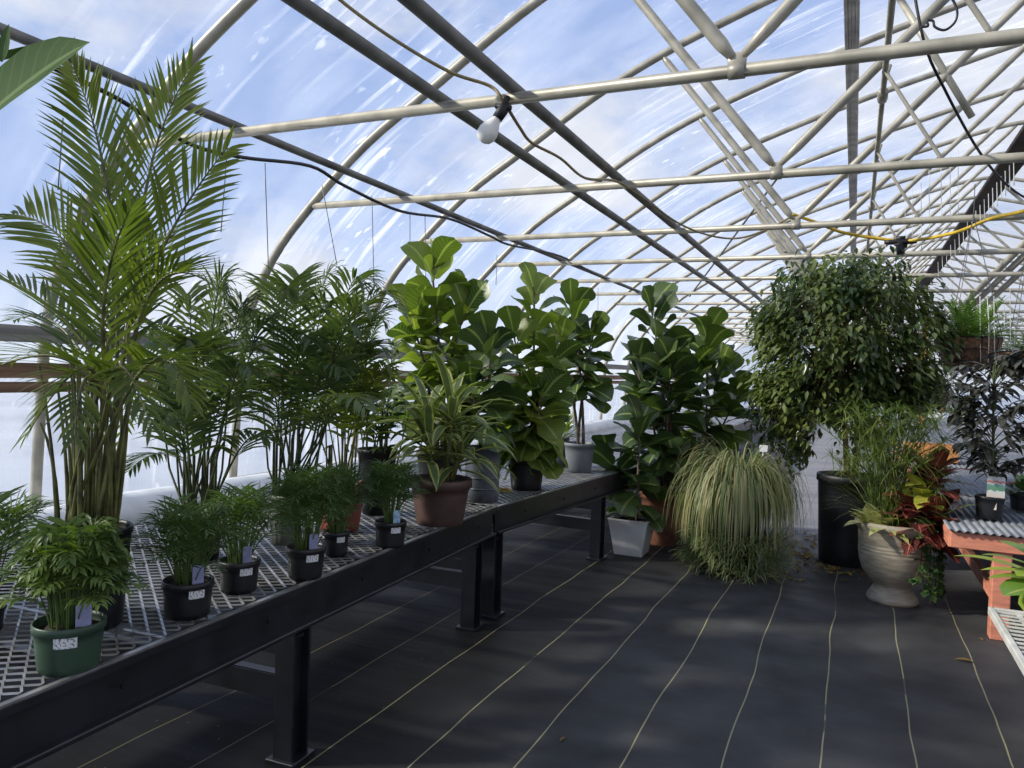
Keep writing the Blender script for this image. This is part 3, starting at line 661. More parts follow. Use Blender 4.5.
def fig(label, loc, potf, cents, lmat, nl, LL, seed, z0f=.15, lw=.90, trunks=1, stake=False, trunk_r=.012, name='fiddle_leaf_fig', low=-.3):
    """cents: list of (x, y, dy) photo directions of each stem's top"""
    rng.seed(seed); loc = V(loc); t = thing(name, label, 'potted plant', loc); zt = potf(t); ms, ml = MB(), MB(); nl = int(nl * 1.9)
    for k, (x, y, dy) in enumerate(cents):
        tip = at(x, y, loc.y + dy) - loc; b = V((.03 * math.cos(k * 2.4) * (len(cents) > 1), .03 * math.sin(k * 2.4) * (len(cents) > 1), zt - .03))
        pts = bez(b, V((b.x + (tip.x - b.x) * .2, b.y + (tip.y - b.y) * .2, (b.z + tip.z) * .5)), tip - V((0, 0, LL * .55)), 8)
        tube(ms, pts, [trunk_r * (1 - .07 * i) for i in range(9)], 8)
        zs = b.z + (pts[-1].z - b.z) * z0f
        for j in range(nl):
            q = j / (nl - 1); u = z0f + (1 - z0f) * q; i = min(7, int(u * 8)); p = pts[i].lerp(pts[i + 1], u * 8 - i)
            a = j * 2.4 + k * 1.1 + rng.uniform(-.35, .35); e = low + (1.18 - low) * q ** 1.4 + rng.uniform(-.15, .15)
            d = V((math.cos(a) * math.cos(e), math.sin(a) * math.cos(e), math.sin(e))); l = LL * rng.uniform(.85, 1.2) * (1 - .1 * q)
            pe = p + d * .035; tube(ms, [p, pe], .003, 5, False)
            leaf(ml, pe, d, V((rng.uniform(-.8, .8), rng.uniform(-.8, .8), 1)), l, l * lw * rng.uniform(.9, 1.1), FIDDLE, rng.uniform(.4, 1.4), .16, 8, wav=.035)
    if stake: s = MB(); tube(s, [(.03, -.03, zt - .05), (.035, -.03, zt + .55)], .011, 6); s.build('stake', MAT['stake'], t)
    ms.build('trunk', MAT['bark'], t); ml.build('foliage', MAT[lmat], t); return t
fig('tall light-leaved fiddle leaf fig standing behind the striped dracaena', (-2.10, 3.72, BZ), lambda t: (pot_round(t, .12, .09, .24, 'blackplastic'), .24)[1], [(432, 248, 0), (468, 285, .1), (412, 300, -.05)], 'fig_light', 15, .20, 41, .25)
def galv(t): pot_round(t, .098, .088, .29, 'galv', rim=.012, rim_out=.003, rings=2); return .29
fig('fiddle leaf fig in grey metal bucket right behind the brown pot', (-1.79, 3.66, BZ), galv, [(490, 330, 0), (470, 365, -.1)], 'fig_dark', 13, .17, 42, .25)
fig('fiddle leaf fig in round black pot near the bench edge', (-1.75, 4.17, BZ), lambda t: (pot_round(t, .112, .088, .20, 'blackplastic'), .20)[1], [(535, 275, 0), (515, 320, -.1), (560, 330, .1), (540, 385, -.12), (505, 400, .1)], 'fig_light', 14, .19, 43, .08, low=-.5)
def greyp(t): pot_round(t, .108, .085, .205, 'greyplastic', rim=.025); return .205
fig('slim bare-trunked fig tree in pale grey pot at the bench middle', (-1.75, 5.12, BZ), greyp, [(572, 292, 0), (592, 325, .1), (555, 320, .1)], 'fig', 13, .19, 44, .42)
rng.seed(45)
t = thing('leafy_shrub', 'small yellow-green bush in grey pot behind the black fig pot', 'potted plant', (-1.98, 5.3, BZ)); pot_round(t, .085, .07, .22, 'greyplastic'); ml = MB(); ms = MB()
for k in range(160):
    a = rng.random() * 6.28; e = rng.uniform(0, 1.4); d = V((math.cos(a) * math.cos(e), math.sin(a) * math.cos(e), math.sin(e))); q = V((0, 0, .22)) + d * rng.uniform(.05, .17); leaf(ml, q, d + V((0, 0, .3)), V((0, 0, 1)), .07, .03, OVATE, .6, .2, 3)
    if k < 14: tube(ms, [(0, 0, .18), q], .003, 5, False)
stems_and_leaves(t, ms, ml, 'stem_green', 'lily')
# dropped yellow leaves on the bench
rng.seed(46)
lf = MB()
leaf(lf, (0, 0, 0), (1, 0, .12), (0, 0, 1), .10, .05, FIDDLE, .7, .5, 6, rn=.05, wav=.06)
leaf(lf, (.02, .03, .004), (.6, -.8, .12), (0, 0, 1), .09, .045, FIDDLE, .8, .5, 6, rn=.2, wav=.06)
o = lf.build('dried_leaves', MAT['dry']); o.location = P(503, 492) + V((-.05, 0, .008)); props(o, 'curled yellow leaf lying on the bench left of the black fig pot', 'leaf')

# fig trees on the floor
def squarepot(parent, a, b, H, mat):
    mb = MB(); th = .014
    def ring(s, z): return [V((-s, -s, z)), V((s, -s, z)), V((s, s, z)), V((-s, s, z))]
    rs = [ring(b, 0), ring(b + .003, .004), ring(a, H - .012), ring(a + .004, H - .010), ring(a + .004, H), ring(a - th, H), ring(a - th - .012, H - .05)]
    vs = [p for r in rs for p in r]; fs = [(3, 2, 1, 0)]
    for i in range(len(rs) - 1):
        for k in range(4): l = (k + 1) % 4; fs.append((i * 4 + k, i * 4 + l, i * 4 + 4 + l, i * 4 + 4 + k))
    mb.add(vs, fs); mb.build('pot', MAT[mat], parent, False)
    s = MB(); s.add(ring(a - th - .005, H - .03), [(0, 1, 2, 3)]); s.build('soil', MAT['soil'], parent, False); return H
wp = fig('low dark fiddle leaf fig in a white square tapered pot on the floor', (-1.43, 5.43, 0), lambda t: squarepot(t, .142, .098, .262, 'whitepot'), [(640, 408, 0), (608, 440, .05)], 'fig_dark', 7, .24, 51, .12, low=-.35)
wp.rotation_euler = (0, 0, 0)
def terr(t): pot_round(t, .19, .14, .40, 'terracotta', rim=.05, rim_out=.012, thick=.02); return .40
fig('tall dark fiddle leaf fig in terracotta pot behind the white square pot', (-1.31, 5.90, 0), terr, [(652, 292, 0), (636, 350, .1), (672, 340, -.05)], 'fig_dark', 16, .26, 52, .16, stake=True)
t = fig('fiddle leaf fig just right of the tallest one, above the sedge', (-1.13, 6.45, 0), lambda t: (pot_round(t, .17, .13, .36, 'blackplastic'), .36)[1], [(708, 318, 0), (722, 352, .1), (690, 352, -.1), (742, 376, 0)], 'fig', 12, .25, 53, .2)
tag_stake(t, at(697, 437, 6.3) - V((-1.13, 6.45, 0)), .07, .08, face_angle((-1.13, 6.45)), 'whitepot', .3, label='blank white tag')

# sedge dome
def sedge():
    rng.seed(61); loc = V((-.69, 5.36, 0)); t = thing('variegated_sedge', 'dome-shaped cream and green sedge trailing to the floor, pot hidden', 'potted plant', loc)
    pot_round(t, .17, .14, .52, 'blackplastic')
    ml, mg = MB(), MB()
    for k in range(1500):
        a = rng.random() * 6.28; rr = math.sqrt(rng.random()) * .13; b = V((rr * math.cos(a), rr * math.sin(a), .52)); e = rng.uniform(.75, 1.5)
        d = V((math.cos(a) * math.cos(e), math.sin(a) * math.cos(e), math.sin(e))); L = rng.uniform(.40, .74)
        leaf(ml if k % 3 else mg, b, d, V((0, 0, 1)), L, rng.uniform(.006, .010), BLADE, rng.uniform(6.0, 11.0), 0, 14, three=False)
    for k in range(2000):                # offsets and tufts near the ground
        a = rng.random() * 6.28; rr = rng.uniform(.18, .32); z = rng.uniform(.02, .26); b = V((rr * math.cos(a), rr * math.sin(a), z)); e = rng.uniform(-.2, 1.1); aa = a + rng.uniform(-1, 1)
        d = V((math.cos(aa) * math.cos(e), math.sin(aa) * math.cos(e), math.sin(e))); leaf(mg, b, d, V((0, 0, 1)), rng.uniform(.09, .18), .008, BLADE, 1.8, 0, 5, three=False)
    for m_ in (ml, mg): m_.v = [V((p.x, p.y, max(.006, p.z))) for p in m_.v]
    ml.build('trailing_leaves', MAT['sedge'], t); mg.build('green_tufts', MAT['sedge_green'], t)
    tag_stake(t, at(763, 452, 5.45) - loc, .055, .05, face_angle(loc) - .2, 'whitepot', .5, label='small white square tag')
sedge()

# weeping fig tree
def weeping():
    rng.seed(71); loc = V((.0, 6.02, 0)); t = thing('weeping_fig', 'big dark round-crowned weeping fig tree in tall black bin', 'tree', loc)
    pot_round(t, .225, .19, .63, 'binplastic', name='bin', rim=.05, rim_out=.012, thick=.012)
    ms, ml = MB(), MB(); c = at(842, 351, 6.02) - loc
    for k in range(3):
        a = k * 2.1; tube(ms, bez(V((.03 * math.cos(a), .03 * math.sin(a), .58)), V((-.02 + .05 * math.cos(a), .05 * math.sin(a), .95)), V((-.03 + .14 * math.cos(a), .14 * math.sin(a), 1.5)), 8), [.024 - .0018 * i for i in range(9)], 8)
    def crown(a, e):                   # crown outline radius in local frame
        return 1.0
    R = V((.66, .6, .60))
    tw = []
    for k in range(330):
        a = rng.random() * 6.28; z = rng.uniform(-1, 1); h = math.sqrt(1 - z * z); s = (.45 + .55 * rng.random() ** .45) * (1 + .09 * math.sin(3 * a + 1) * h + .08 * math.sin(7 * a + 5 * z)) * rng.uniform(.9, 1.08)
        x_ = math.cos(a) * h; y_ = math.sin(a) * h
        p = V((c.x + x_ * R.x * s, c.y + y_ * R.y * s, c.z + .06 + z * R.z * s * (1 if z > 0 else .86)))
        # hang lower at left, lift the underside in the middle
        if z < -.15: p.z -= .14 * abs(x_) * (1 if x_ < 0 else .3)
        tw.append((p, V((x_, y_, 0))))
    for k in range(70):
        x, y, sx, sy = ((782, 418, 16, 16), (800, 440, 10, 10), (765, 395, 10, 16), (905, 395, 20, 16), (925, 370, 12, 18), (880, 425, 14, 12), (840, 290, 40, 18))[k % 7]
        p = at(x + rng.gauss(0, sx), y + rng.gauss(0, sy), 6.02 + rng.uniform(-.3, .3)) - loc; tw.append((p, V((p.x, p.y, 0)).normalized() * .5))
    for p, o_ in tw:
        st = V((c.x + rng.uniform(-.1, .1), c.y + rng.uniform(-.1, .1), c.z - .25 + rng.uniform(-.1, .3)))
        if rng.random() < .4: tube(ms, bez(st, st.lerp(p, .6) + V((0, 0, .12)), p, 4), [.008, .006, .004, .003, .002], 5, False)
        b = rng.random()
        for j in range(38):
            q = p + V((rng.gauss(0, .045), rng.gauss(0, .045), rng.gauss(-.02, .065)))
            d = o_ * .8 + V((rng.uniform(-.7, .7), rng.uniform(-.7, .7), rng.uniform(-1.1, .15))); leaf(ml, q, d, V((rng.uniform(-.3, .3), rng.uniform(-.3, .3), 1)), rng.uniform(.05, .085), rng.uniform(.024, .036), OVATE, 1.0, .25, 3, rn=min(1, max(0, b + rng.uniform(-.3, .3))))
    stems_and_leaves(t, ms, ml, 'bark_red', 'benjamina', 'trunk')
weeping()

# urn planter
def urn():
    rng.seed(81); loc = V((.257, 5.10, 0)); t = thing('urn_planter', 'beige footed urn planted with tall grass, red croton and trailing ivy', 'planter', loc)
    mb = MB(); prof = [(.001, 0), (.135, 0), (.142, .012), (.14, .03), (.13, .045), (.115, .07), (.105, .085), (.10, .10), (.118, .115), (.15, .15), (.175, .19), (.19, .24), (.197, .29)]
    for z in (.30, .32, .34): prof += [(.198, z), (.194, z + .006), (.198, z + .012)]
    prof += [(.20, .40), (.203, .425), (.215, .44), (.222, .452), (.222, .475), (.212, .48), (.19, .478), (.185, .43), (.001, .43)]
    lathe(mb, prof, 48); mb.build('urn', MAT['urn'], t)
    s = MB(); lathe(s, [(.19, .44), (.1, .45), (.001, .455)], 24); s.build('soil', MAT['soil'], t)
    ms, ml = MB(), MB()                 # umbrella grass, behind left
    for k in range(95):
        a = rng.random() * 6.28; b = V((-.05 + rng.uniform(-.08, .08), .04 + rng.uniform(-.07, .07), .44)); lean = rng.uniform(.05, .36); h = rng.uniform(.25, .74)
        tp = b + V((math.cos(a) * lean, math.sin(a) * lean, h)); md = b + V((math.cos(a) * lean * .25, math.sin(a) * lean * .25, h * .75)); tube(ms, bez(b, md, tp, 5), .0028, 5, False)
        for j in range(20):
            aa = j * 2.4; e = rng.uniform(-.35, .7); leaf(ml, tp, V((math.cos(aa) * math.cos(e), math.sin(aa) * math.cos(e), math.sin(e))), V((0, 0, 1)), rng.uniform(.12, .2), .006, BLADE, 1.2, 0, 5, three=False)
    for k in range(160):
        a = rng.random() * 6.28; b = V((-.05 + rng.uniform(-.08, .08), .03 + rng.uniform(-.08, .08), .44)); e = rng.uniform(.5, 1.5); leaf(ml, b, V((math.cos(a) * math.cos(e), math.sin(a) * math.cos(e), math.sin(e))), V((0, 0, 1)), rng.uniform(.3, .62), .007, BLADE, 1.5, 0, 7, three=False)
    ms.build('grass_stalks', MAT['stem_green'], t); ml.build('grass_tuft', MAT['papyrus'], t)
    mc, mg, ms = MB(), MB(), MB()       # croton, right front
    for k, (bx, by, h) in enumerate(((.10, -.06, .24), (.15, -.02, .36), (.07, -.10, .14), (.17, -.09, .12))):
        b = V((bx, by, .44)); tp = b + V((.03, -.03, h)); tube(ms, [b, tp], .006, 6)
        for j in range(22):
            a = j * 2.4 + k; q = j / 22; e = -.45 + 1.5 * q; d = V((math.cos(a) * math.cos(e), math.sin(a) * math.cos(e), math.sin(e)))
            leaf(mg if (j + k) % 5 == 0 or j > 20 else mc, tp - V((0, 0, .14 * (1 - q))), d, V((0, 0, 1)), rng.uniform(.18, .26), .095, PADDLE, .8, .12, 6, wav=.03)
    ms.build('croton_stems', MAT['bark'], t)
    mc.build('croton_red_leaves', MAT['croton'], t)['label'] = 'dark red croton leaves'; mg.build('croton_green_leaves', MAT['croton_g'], t)['label'] = 'yellow-green croton leaves'
    mv = MB()                           # cream leaves at the left
    for k in range(24):
        a = rng.uniform(2.5, 5.4); e = rng.uniform(-.1, 1.1); leaf(mv, (-.11 + rng.uniform(-.05, .1), -.08 + rng.uniform(-.04, .04), .45), (math.cos(a) * math.cos(e), math.sin(a) * math.cos(e), math.sin(e)), (0, 0, 1), rng.uniform(.14, .23), .085, OVATE, .9, .2, 5)
    mv.build('cream_leaves', MAT['caladium'], t)['label'] = 'cream and green mottled leaves'
    mi, ms = MB(), MB()                 # ivy down the right side
    for k in range(9):
        a = -1.0 + k * .13; r0 = .2; b = V((r0 * math.cos(a), r0 * math.sin(a), .48)); ln = rng.uniform(.30, .455); pts = [b, b * 1.15 + V((0, 0, -.02)), V((b.x * 1.2, b.y * 1.2, .48 - ln * .5)), V((b.x * 1.16 + rng.uniform(-.03, .03), b.y * 1.16, .48 - ln))]
        pts = catmull(pts, 5); tube(ms, pts, .0025, 5, False)
        for j in range(34):
            u = rng.random() * (len(pts) - 1); i = min(int(u), len(pts) - 2); p = pts[i].lerp(pts[i + 1], u - i); aa = a + rng.uniform(-1.6, 1.6); leaf(mi, p, (math.cos(aa), math.sin(aa), rng.uniform(-.9, .3)), (0, 0, 1), rng.uniform(.035, .06), .042, OVATE, .8, .1, 3)
    ms.build('ivy_vines', MAT['stem_dark'], t); mi.build('ivy_leaves', MAT['ivy'], t)
urn()

# ------------------------------------------------------------------ right side: salmon benches with corrugated tops
RZ = .553
def cbench(label, loc, L, W=1.25):
    t = thing('corrugated_bench', label, 'bench', loc, 0, 'salmon benches with corrugated tops on the right')
    mb = MB(); n = int(W / .005); vs = []; fs = []
    for i in range(n + 1):
        x = i * W / n; z = .006 * math.sin(2 * PI * x / .038)
        vs += [V((x, -.03, z - .002)), V((x, L, z - .002)), V((x, -.03, z - .005)), V((x, L, z - .005))]
    for i in range(n):
        a = 4 * i; fs += [(a, a + 4, a + 5, a + 1), (a + 2, a + 3, a + 7, a + 6), (a, a + 2, a + 6, a + 4)]
    mb.add(vs, fs); mb.build('corrugated_top', MAT['corrug'], t)
    for y in (.0, L - .05):
        b = MB(); box(b, (W / 2, y + .02, -.055), (W - .02, .045, .085), bev=.004); b.build('end_beam', MAT['salmon'], t, False)
    for x in (.03, W - .03):
        b = MB(); box(b, (x, L / 2, -.062), (.045, L - .1, .09), bev=.004); b.build('side_beam', MAT['salmon'], t, False)
    for x in (.25, W - .25):
        for y in (.06, L - .08): b = MB(); box(b, (x, y, -(RZ + .1) / 2), (.085, .085, RZ - .1), bev=.004); b.build('leg', MAT['salmon'], t, False)
        b = MB(); box(b, (x, L / 2, -.36), (.04, L - .2, .07), bev=.003); b.build('stretcher', MAT['salmon'], t, False)
    return t
cbench('nearest salmon-framed bench with corrugated grey top beside the urn', (.48, 4.58, RZ), 3.3)
cbench('second salmon-framed corrugated bench, behind the dark-leaved tree', (.485, 8.0, RZ), 3.3)
cbench('third salmon-framed corrugated bench far down the right', (.485, 11.4, RZ), 3.3)
cbench('farthest salmon-framed corrugated bench on the right', (.485, 14.8, RZ), 3.3)

# dark leaved tree on that bench
def burgundy():
    rng.seed(91); loc = onz(990, 519, RZ + .012); loc.y += .04; t = thing('rubber_tree', 'dark purple-leaved small tree in square black pot with picture tag', 'potted plant', loc)
    pot_round(t, .075, .062, .125, 'blackplastic')
    tag_stake(t, (.018, -.062, .125), .085, .115, face_angle(loc), 'picture', .05, name='picture_tag', label='white picture tag with red and green print')
    ms, ml = MB(), MB(); tube(ms, [(0, 0, .1), (.005, 0, .4), (-.01, .01, .85)], [.009, .008, .004], 7)
    for k in range(66):
        z = rng.uniform(.28, .95); a = rng.random() * 6.28; rr = .26 * math.sqrt(max(.05, 1 - ((z - .6) / .42) ** 2)) * rng.uniform(.5, 1.1)
        b = V((0, 0, z - .12)); p = V((math.cos(a) * rr, math.sin(a) * rr, z)); pts = bez(b, b.lerp(p, .5) + V((0, 0, .08)), p, 6); tube(ms, pts, .003, 5, False)
        for j in range(14):
            q = pts[2 + j % 5]; aa = a + rng.uniform(-1.7, 1.7); leaf(ml, q, (math.cos(aa), math.sin(aa), rng.uniform(-.8, .6)), (0, 0, 1), rng.uniform(.07, .11), .034, LANCE, .9, .2, 4)
    stems_and_leaves(t, ms, ml, 'stem_dark', 'burgundy', 'trunk')
burgundy()
# small plant with red flowers at right edge
rng.seed(92)
loc = onz(1020, 512, RZ + .012) + V((.03, .1, 0)); t = thing('flowering_plant', 'small plant with red flower cut off by right photo edge', 'potted plant', loc); pot_round(t, .075, .06, .10, 'blackplastic'); ml, mr = MB(), MB()
for k in range(90):
    a = rng.random() * 6.28; e = rng.uniform(-.1, 1.3); d = V((math.cos(a) * math.cos(e), math.sin(a) * math.cos(e), math.sin(e))); leaf(ml, V((0, 0, .09)) + d * rng.uniform(.02, .09), d, (0, 0, 1), .07, .04, OVATE, .8, .2, 4)
ml.build('foliage', MAT['ivy'], t)
for k in range(7):
    a = k * .9; leaf(mr, (-.07, -.05, .155), (math.cos(a), math.sin(a), .5), (0, 0, 1), .03, .02, OVATE, .6, .2, 3)
m_red = leafmat('red_petal', (.5, .05, .03), (.6, .1, .06), .2, .5); mr.build('flower', m_red, t)

# wooden box and small pots on the right benches
loc = onz(931, 461, RZ + .012); mb = MB()
t = thing('wooden_box', 'plain orange-brown wooden box on the corrugated bench', 'box', loc + V((0, .1, 0)), -.1)
w_, h_, d_ = .47, .155, .25
for (c, s) in (((0, -d_ / 2, h_ / 2), (w_, .015, h_)), ((0, d_ / 2, h_ / 2), (w_, .015, h_)), ((-w_ / 2 + .008, 0, h_ / 2), (.015, d_ - .015, h_)), ((w_ / 2 - .008, 0, h_ / 2), (.015, d_ - .015, h_)), ((0, 0, .01), (w_ - .03, d_ - .03, .012))): b = MB(); box(b, c, s, bev=.002); b.build('side_board' if s[2] > .05 else 'bottom_board', MAT['orangewood'], t, False)
def small_plant(label, loc, potmat, R, H, lmat, seed, fol=.12, n=70, cat='potted plant', name='small_potted_plant'):
    rng.seed(seed); t = thing(name, label, cat, loc, 0, 'small plants on the far right benches'); pot_round(t, R, R * .78, H, potmat, n=20); ml = MB()
    for k in range(n):
        a = rng.random() * 6.28; e = rng.uniform(-.2, 1.4); d = V((math.cos(a) * math.cos(e), math.sin(a) * math.cos(e), math.sin(e))); leaf(ml, V((0, 0, H)) + d * rng.uniform(.0, fol * .6), d, (0, 0, 1), fol * .7, fol * .25, LANCE, .9, .2, 4)
    ml.build('foliage', MAT[lmat], t); return t
z_ = RZ + .012
small_plant('small green plant in brown pot far down the right bench', onz(944, 412, z_), 'brownclay', .14, .22, 'fern', 101, .3)
small_plant('small leafy plant in white pot, left of the far brown pot', onz(925, 411, z_), 'whitepot', .11, .17, 'fern', 102, .25)
small_plant('low plant in terracotta pot right of the far brown pot', onz(967, 413, z_), 'terracotta', .13, .2, 'croton_g', 103, .25)
small_plant('broad plant in pale pot under the hanging fern basket', onz(965, 424, z_), 'cream', .13, .2, 'ivy', 104, .3)
small_plant('pale plant in black pot behind the wooden box', onz(957, 425, z_), 'blackplastic', .1, .15, 'sedge_green', 105, .25)

# fern in hanging basket
def hang(label, loc, zt, R, lmat, seed, wide, n, name='hanging_basket', up=.9):
    rng.seed(seed); loc = V(loc); t = thing(name, label, 'hanging basket', loc, 0)
    mb = MB(); lathe(mb, [(.001, -R * 1.15), (R * .45, -R * 1.1), (R * .75, -R * .8), (R * .93, -R * .4), (R, 0), (R * .93, .0), (R * .9, -.03), (.001, -.03)], 28); mb.build('coir_liner', MAT['coir'], t)
    w = MB()
    for f in (1.01, .95, .78): z = {1.01: 0, .95: -R * .4, .78: -R * .8}[f]; tube(w, [(R * f * math.cos(k * PI / 12), R * f * math.sin(k * PI / 12), z) for k in range(25)], .004, 5, False)
    for k in range(10): a = k * PI / 5; tube(w, [(R * 1.01 * math.cos(a), R * 1.01 * math.sin(a), 0), (R * .96 * math.cos(a), R * .96 * math.sin(a), -R * .4), (R * .78 * math.cos(a), R * .78 * math.sin(a), -R * .8), (R * .4 * math.cos(a), R * .4 * math.sin(a), -R * 1.13)], .003, 5, False)
    w.build('wire_basket', MAT['cable_black'], t)
    h = MB()
    for k in range(3): a = k * 2.09; tube(h, [(R * math.cos(a), R * math.sin(a), 0), (0, 0, (zt - loc.z) * .8), (0, 0, zt - loc.z)], .003, 5, False)
    h.build('hanger_wire', MAT['wire'], t); ms, ml = MB(), MB()
    for k in range(n):
        a = k * 2.4; e = rng.uniform(-.05, 1.3); b = V((R * .5 * math.cos(a) * rng.random(), R * .5 * math.sin(a) * rng.random(), -.02)); l = wide * rng.uniform(.75, 1.1); tip = b + V((math.cos(a) * math.cos(e) * l, math.sin(a) * math.cos(e) * l, math.sin(e) * l * up)); md = b.lerp(tip, .5) + V((0, 0, l * .2))
        frond(ml, ms, b, md, tip, 14, .05, .014, t0=.1, ang=70, lift=.1, grav=.4, r=.003, seg=2)
    stems_and_leaves(t, ms, ml, 'stem_green', lmat, 'frond_stalks', 'fern_fronds'); return t
hb = at(968, 338, 6.6)
hang('coir-lined wire basket of bright fern hanging from the dark beam', hb, 2.8, .22, 'fern', 111, .40, 95)
hang('hanging basket of darker plants at the right photo edge', at(1024, 352, 7.6), 2.8, .2, 'ivy', 112, .36, 34)
# white twine strings hanging from the dark beam and the left purlin
def string(x0, y0, x1, y1, X=None, Y=None, mat='twine', label='', group='', r=.0035, bend=.0):
    r0 = ray(x0, y0); a = CAM + r0 * ((X - CAM.x) / r0.x) if X is not None else at(x0, y0, Y)
    b = at(x1, y1, a.y); mid = a.lerp(b, .5) + V((bend, 0, 0))
    mb = MB(); tube(mb, bez(V((0, 0, 0)), mid - a, b - a, 6), r, 5); o = mb.build('hanging_string', MAT[mat]); o.location = a
    return props(o, label, 'string', group)
LW_, LG = 'thin white string hanging straight down from the dark brown beam at right', 'white strings under the dark beam'
LW2, LG2 = 'thin white string hanging under the roof, left of the dark brown beam', 'white strings left of the dark beam'
LW3, LG3 = 'longer white string hanging in front of the hanging fern basket', 'white strings in front of the fern basket'
for si, (x, ya, yb) in enumerate(tuple((938 + 4.2 * i, 262 - 5.7 * i, 279 - 5.2 * i) for i in range(19)) + ((885, 225, 262), (893, 222, 258), (905, 200, 245), (912, 188, 240), (921, 180, 250), (929, 170, 235), (941, 165, 225), (950, 155, 230), (958, 150, 215), (980, 296, 362), (987, 296, 368), (994, 296, 362), (1004, 305, 330), (1010, 288, 345))):
    Y_ = 6.4 if x > 979 and ya > 280 else {True: 9.0, False: 7.4}[x < 920]
    string(x, ya, x + .5, yb, Y=None if si < 19 else Y_, X=.835 if si < 19 else None, label=LW_ if si < 19 else LW2 if x < 979 else LW3, group=LG if si < 19 else LG2 if x < 979 else LG3, r=.0028, bend=.02 if x == 987 else 0)
LW_, LG = 'thin wire hanging from the side roof pipe above the left bench', 'thin wires hanging along the left roof pipe'
for x, ya, x1, yb in ((63, 118, 58, 190), (187, 152, 184, 268), (228, 140, 221, 232), (265, 163, 269, 285), (322, 185, 337, 265), (372, 196, 374, 290), (410, 215, 410, 262), (425, 214, 426, 300), (497, 255, 496, 285), (598, 288, 598, 310)):
    string(x, ya, x1, yb, X=-3.36, mat='wire', label=LW_, group=LG, r=.0032)

# cables and lamps
def cable(name, pts, mat, label, r=.008, cat='cable'):
    mb = MB(); tube(mb, catmull(pts, 6), r, 6); return props(mb.build(name, MAT[mat]), label, cat)
def XP(x, y, X): r = ray(x, y); return CAM + r * ((X - CAM.x) / r.x)
cable('power_cable', [XP(40, 62, -3.40), XP(120, 100, -3.36), XP(185, 142, -3.36), XP(240, 157, -3.36), XP(310, 166, -3.36), XP(345, 186, -3.36), XP(400, 211, -3.36), XP(450, 219, -3.36), XP(490, 236, -3.36), XP(510, 245, -3.36), XP(560, 256, -3.36), XP(600, 276, -3.36), XP(640, 292, -3.36)], 'cable_black', 'black cable drooping along the left side roof pipe', .012)
cable('light_string_cord', [at(318, -22, 2.9), at(345, 4, 3.0), at(395, 40, 3.15), at(450, 72, 3.3), at(490, 86, 3.40), at(503, 101, 3.41), at(520, 128, 3.6), at(532, 143, 3.75), at(560, 158, 4.05), at(585, 178, 4.5), at(615, 181, 5.0), at(640, 196, 5.3), at(680, 224, 6.2), at(712, 236, 7.0), at(740, 238, 7.1), at(770, 228, 7.1), at(792, 216, 7.1)], 'cable_tan', 'tan light-string cord draped across the roof ties', .0085)  # cord of the light string, passing the bulb socket
cable('yellow_cord', [at(792, 214, 7.1), at(815, 222, 7.2), at(845, 233, 7.3), at(890, 240, 7.3), at(905, 241, 7.3), at(930, 238, 7.2), at(960, 231, 7.0), at(990, 219, 6.8), at(1024, 211, 6.5), at(1060, 200, 6.3)], 'cable_yellow', 'bright yellow extension cord swagged under the roof at right', .014)
cable('black_wire', [at(912, -20, 4.6), at(925, 45, 4.6), at(945, 90, 4.8), at(975, 145, 5.2), at(1000, 178, 5.6), at(1024, 197, 5.9), at(1050, 205, 6.2)], 'cable_black', 'thin black wire crossing the roof at upper right', .0075)
cable('wire_loop', [at(921, 27, 3.46), at(928, 26, 3.46), at(927, 21, 3.46), at(933, 21, 3.46), at(935, 27, 3.46), at(945, 30, 3.46), at(955, 22, 3.46), at(957, 10, 3.46), at(950, -4, 3.46), at(940, -10, 3.46)], 'cable_black', 'curled black wire loop above the nearest tie at top right', .005, 'wire')
def bulb(label, p, direction, s=1.0, on=True):
    t = thing('light_bulb', label, 'light bulb', p); d = V(direction).normalized(); mb = MB()
    tube(mb, [d * 0, d * .035 * s, d * .07 * s], [.020 * s, .023 * s, .021 * s], 12); tube(mb, [d * .0 + V((0, 0, .03)) * s, d * .02 * s], .012 * s, 8); tube(mb, [d * .03 * s + V((-.03, 0, .02)) * s, d * .03 * s + V((.035, 0, .005)) * s], .011 * s, 8); mb.build('socket', MAT['cable_black'], t)
    if on:
        b = MB(); prof = [(.016, .065), (.02, .08), (.032, .105), (.040, .13), (.039, .15), (.03, .168), (.014, .178), (.001, .18)]
        pts = [d * z * s for r, z in prof]; tube(b, pts, [r * s for r, z in prof], 18); b.build('bulb', MAT['bulb'], t)
    return t
p0 = at(507, 104, 3.42)
bulb('round frosted white bulb in black socket under the nearest tie', p0, at(478, 147, 3.36) - p0, 1.25)
t = bulb('empty black lamp socket on the yellow cord', at(900, 241, 7.3) + V((0, 0, -.01)), (0.1, 0, -1), 1.5, False)
mb = MB(); tube(mb, [(-.12, 0, 0), (-.08, 0, .004), (.09, 0, .004), (.13, 0, 0)], [.014, .024, .024, .014], 8); tube(mb, [(-.03, 0, .03), (.04, 0, .035)], .02, 8); mb.build('cord_connector', MAT['cable_black'], t)

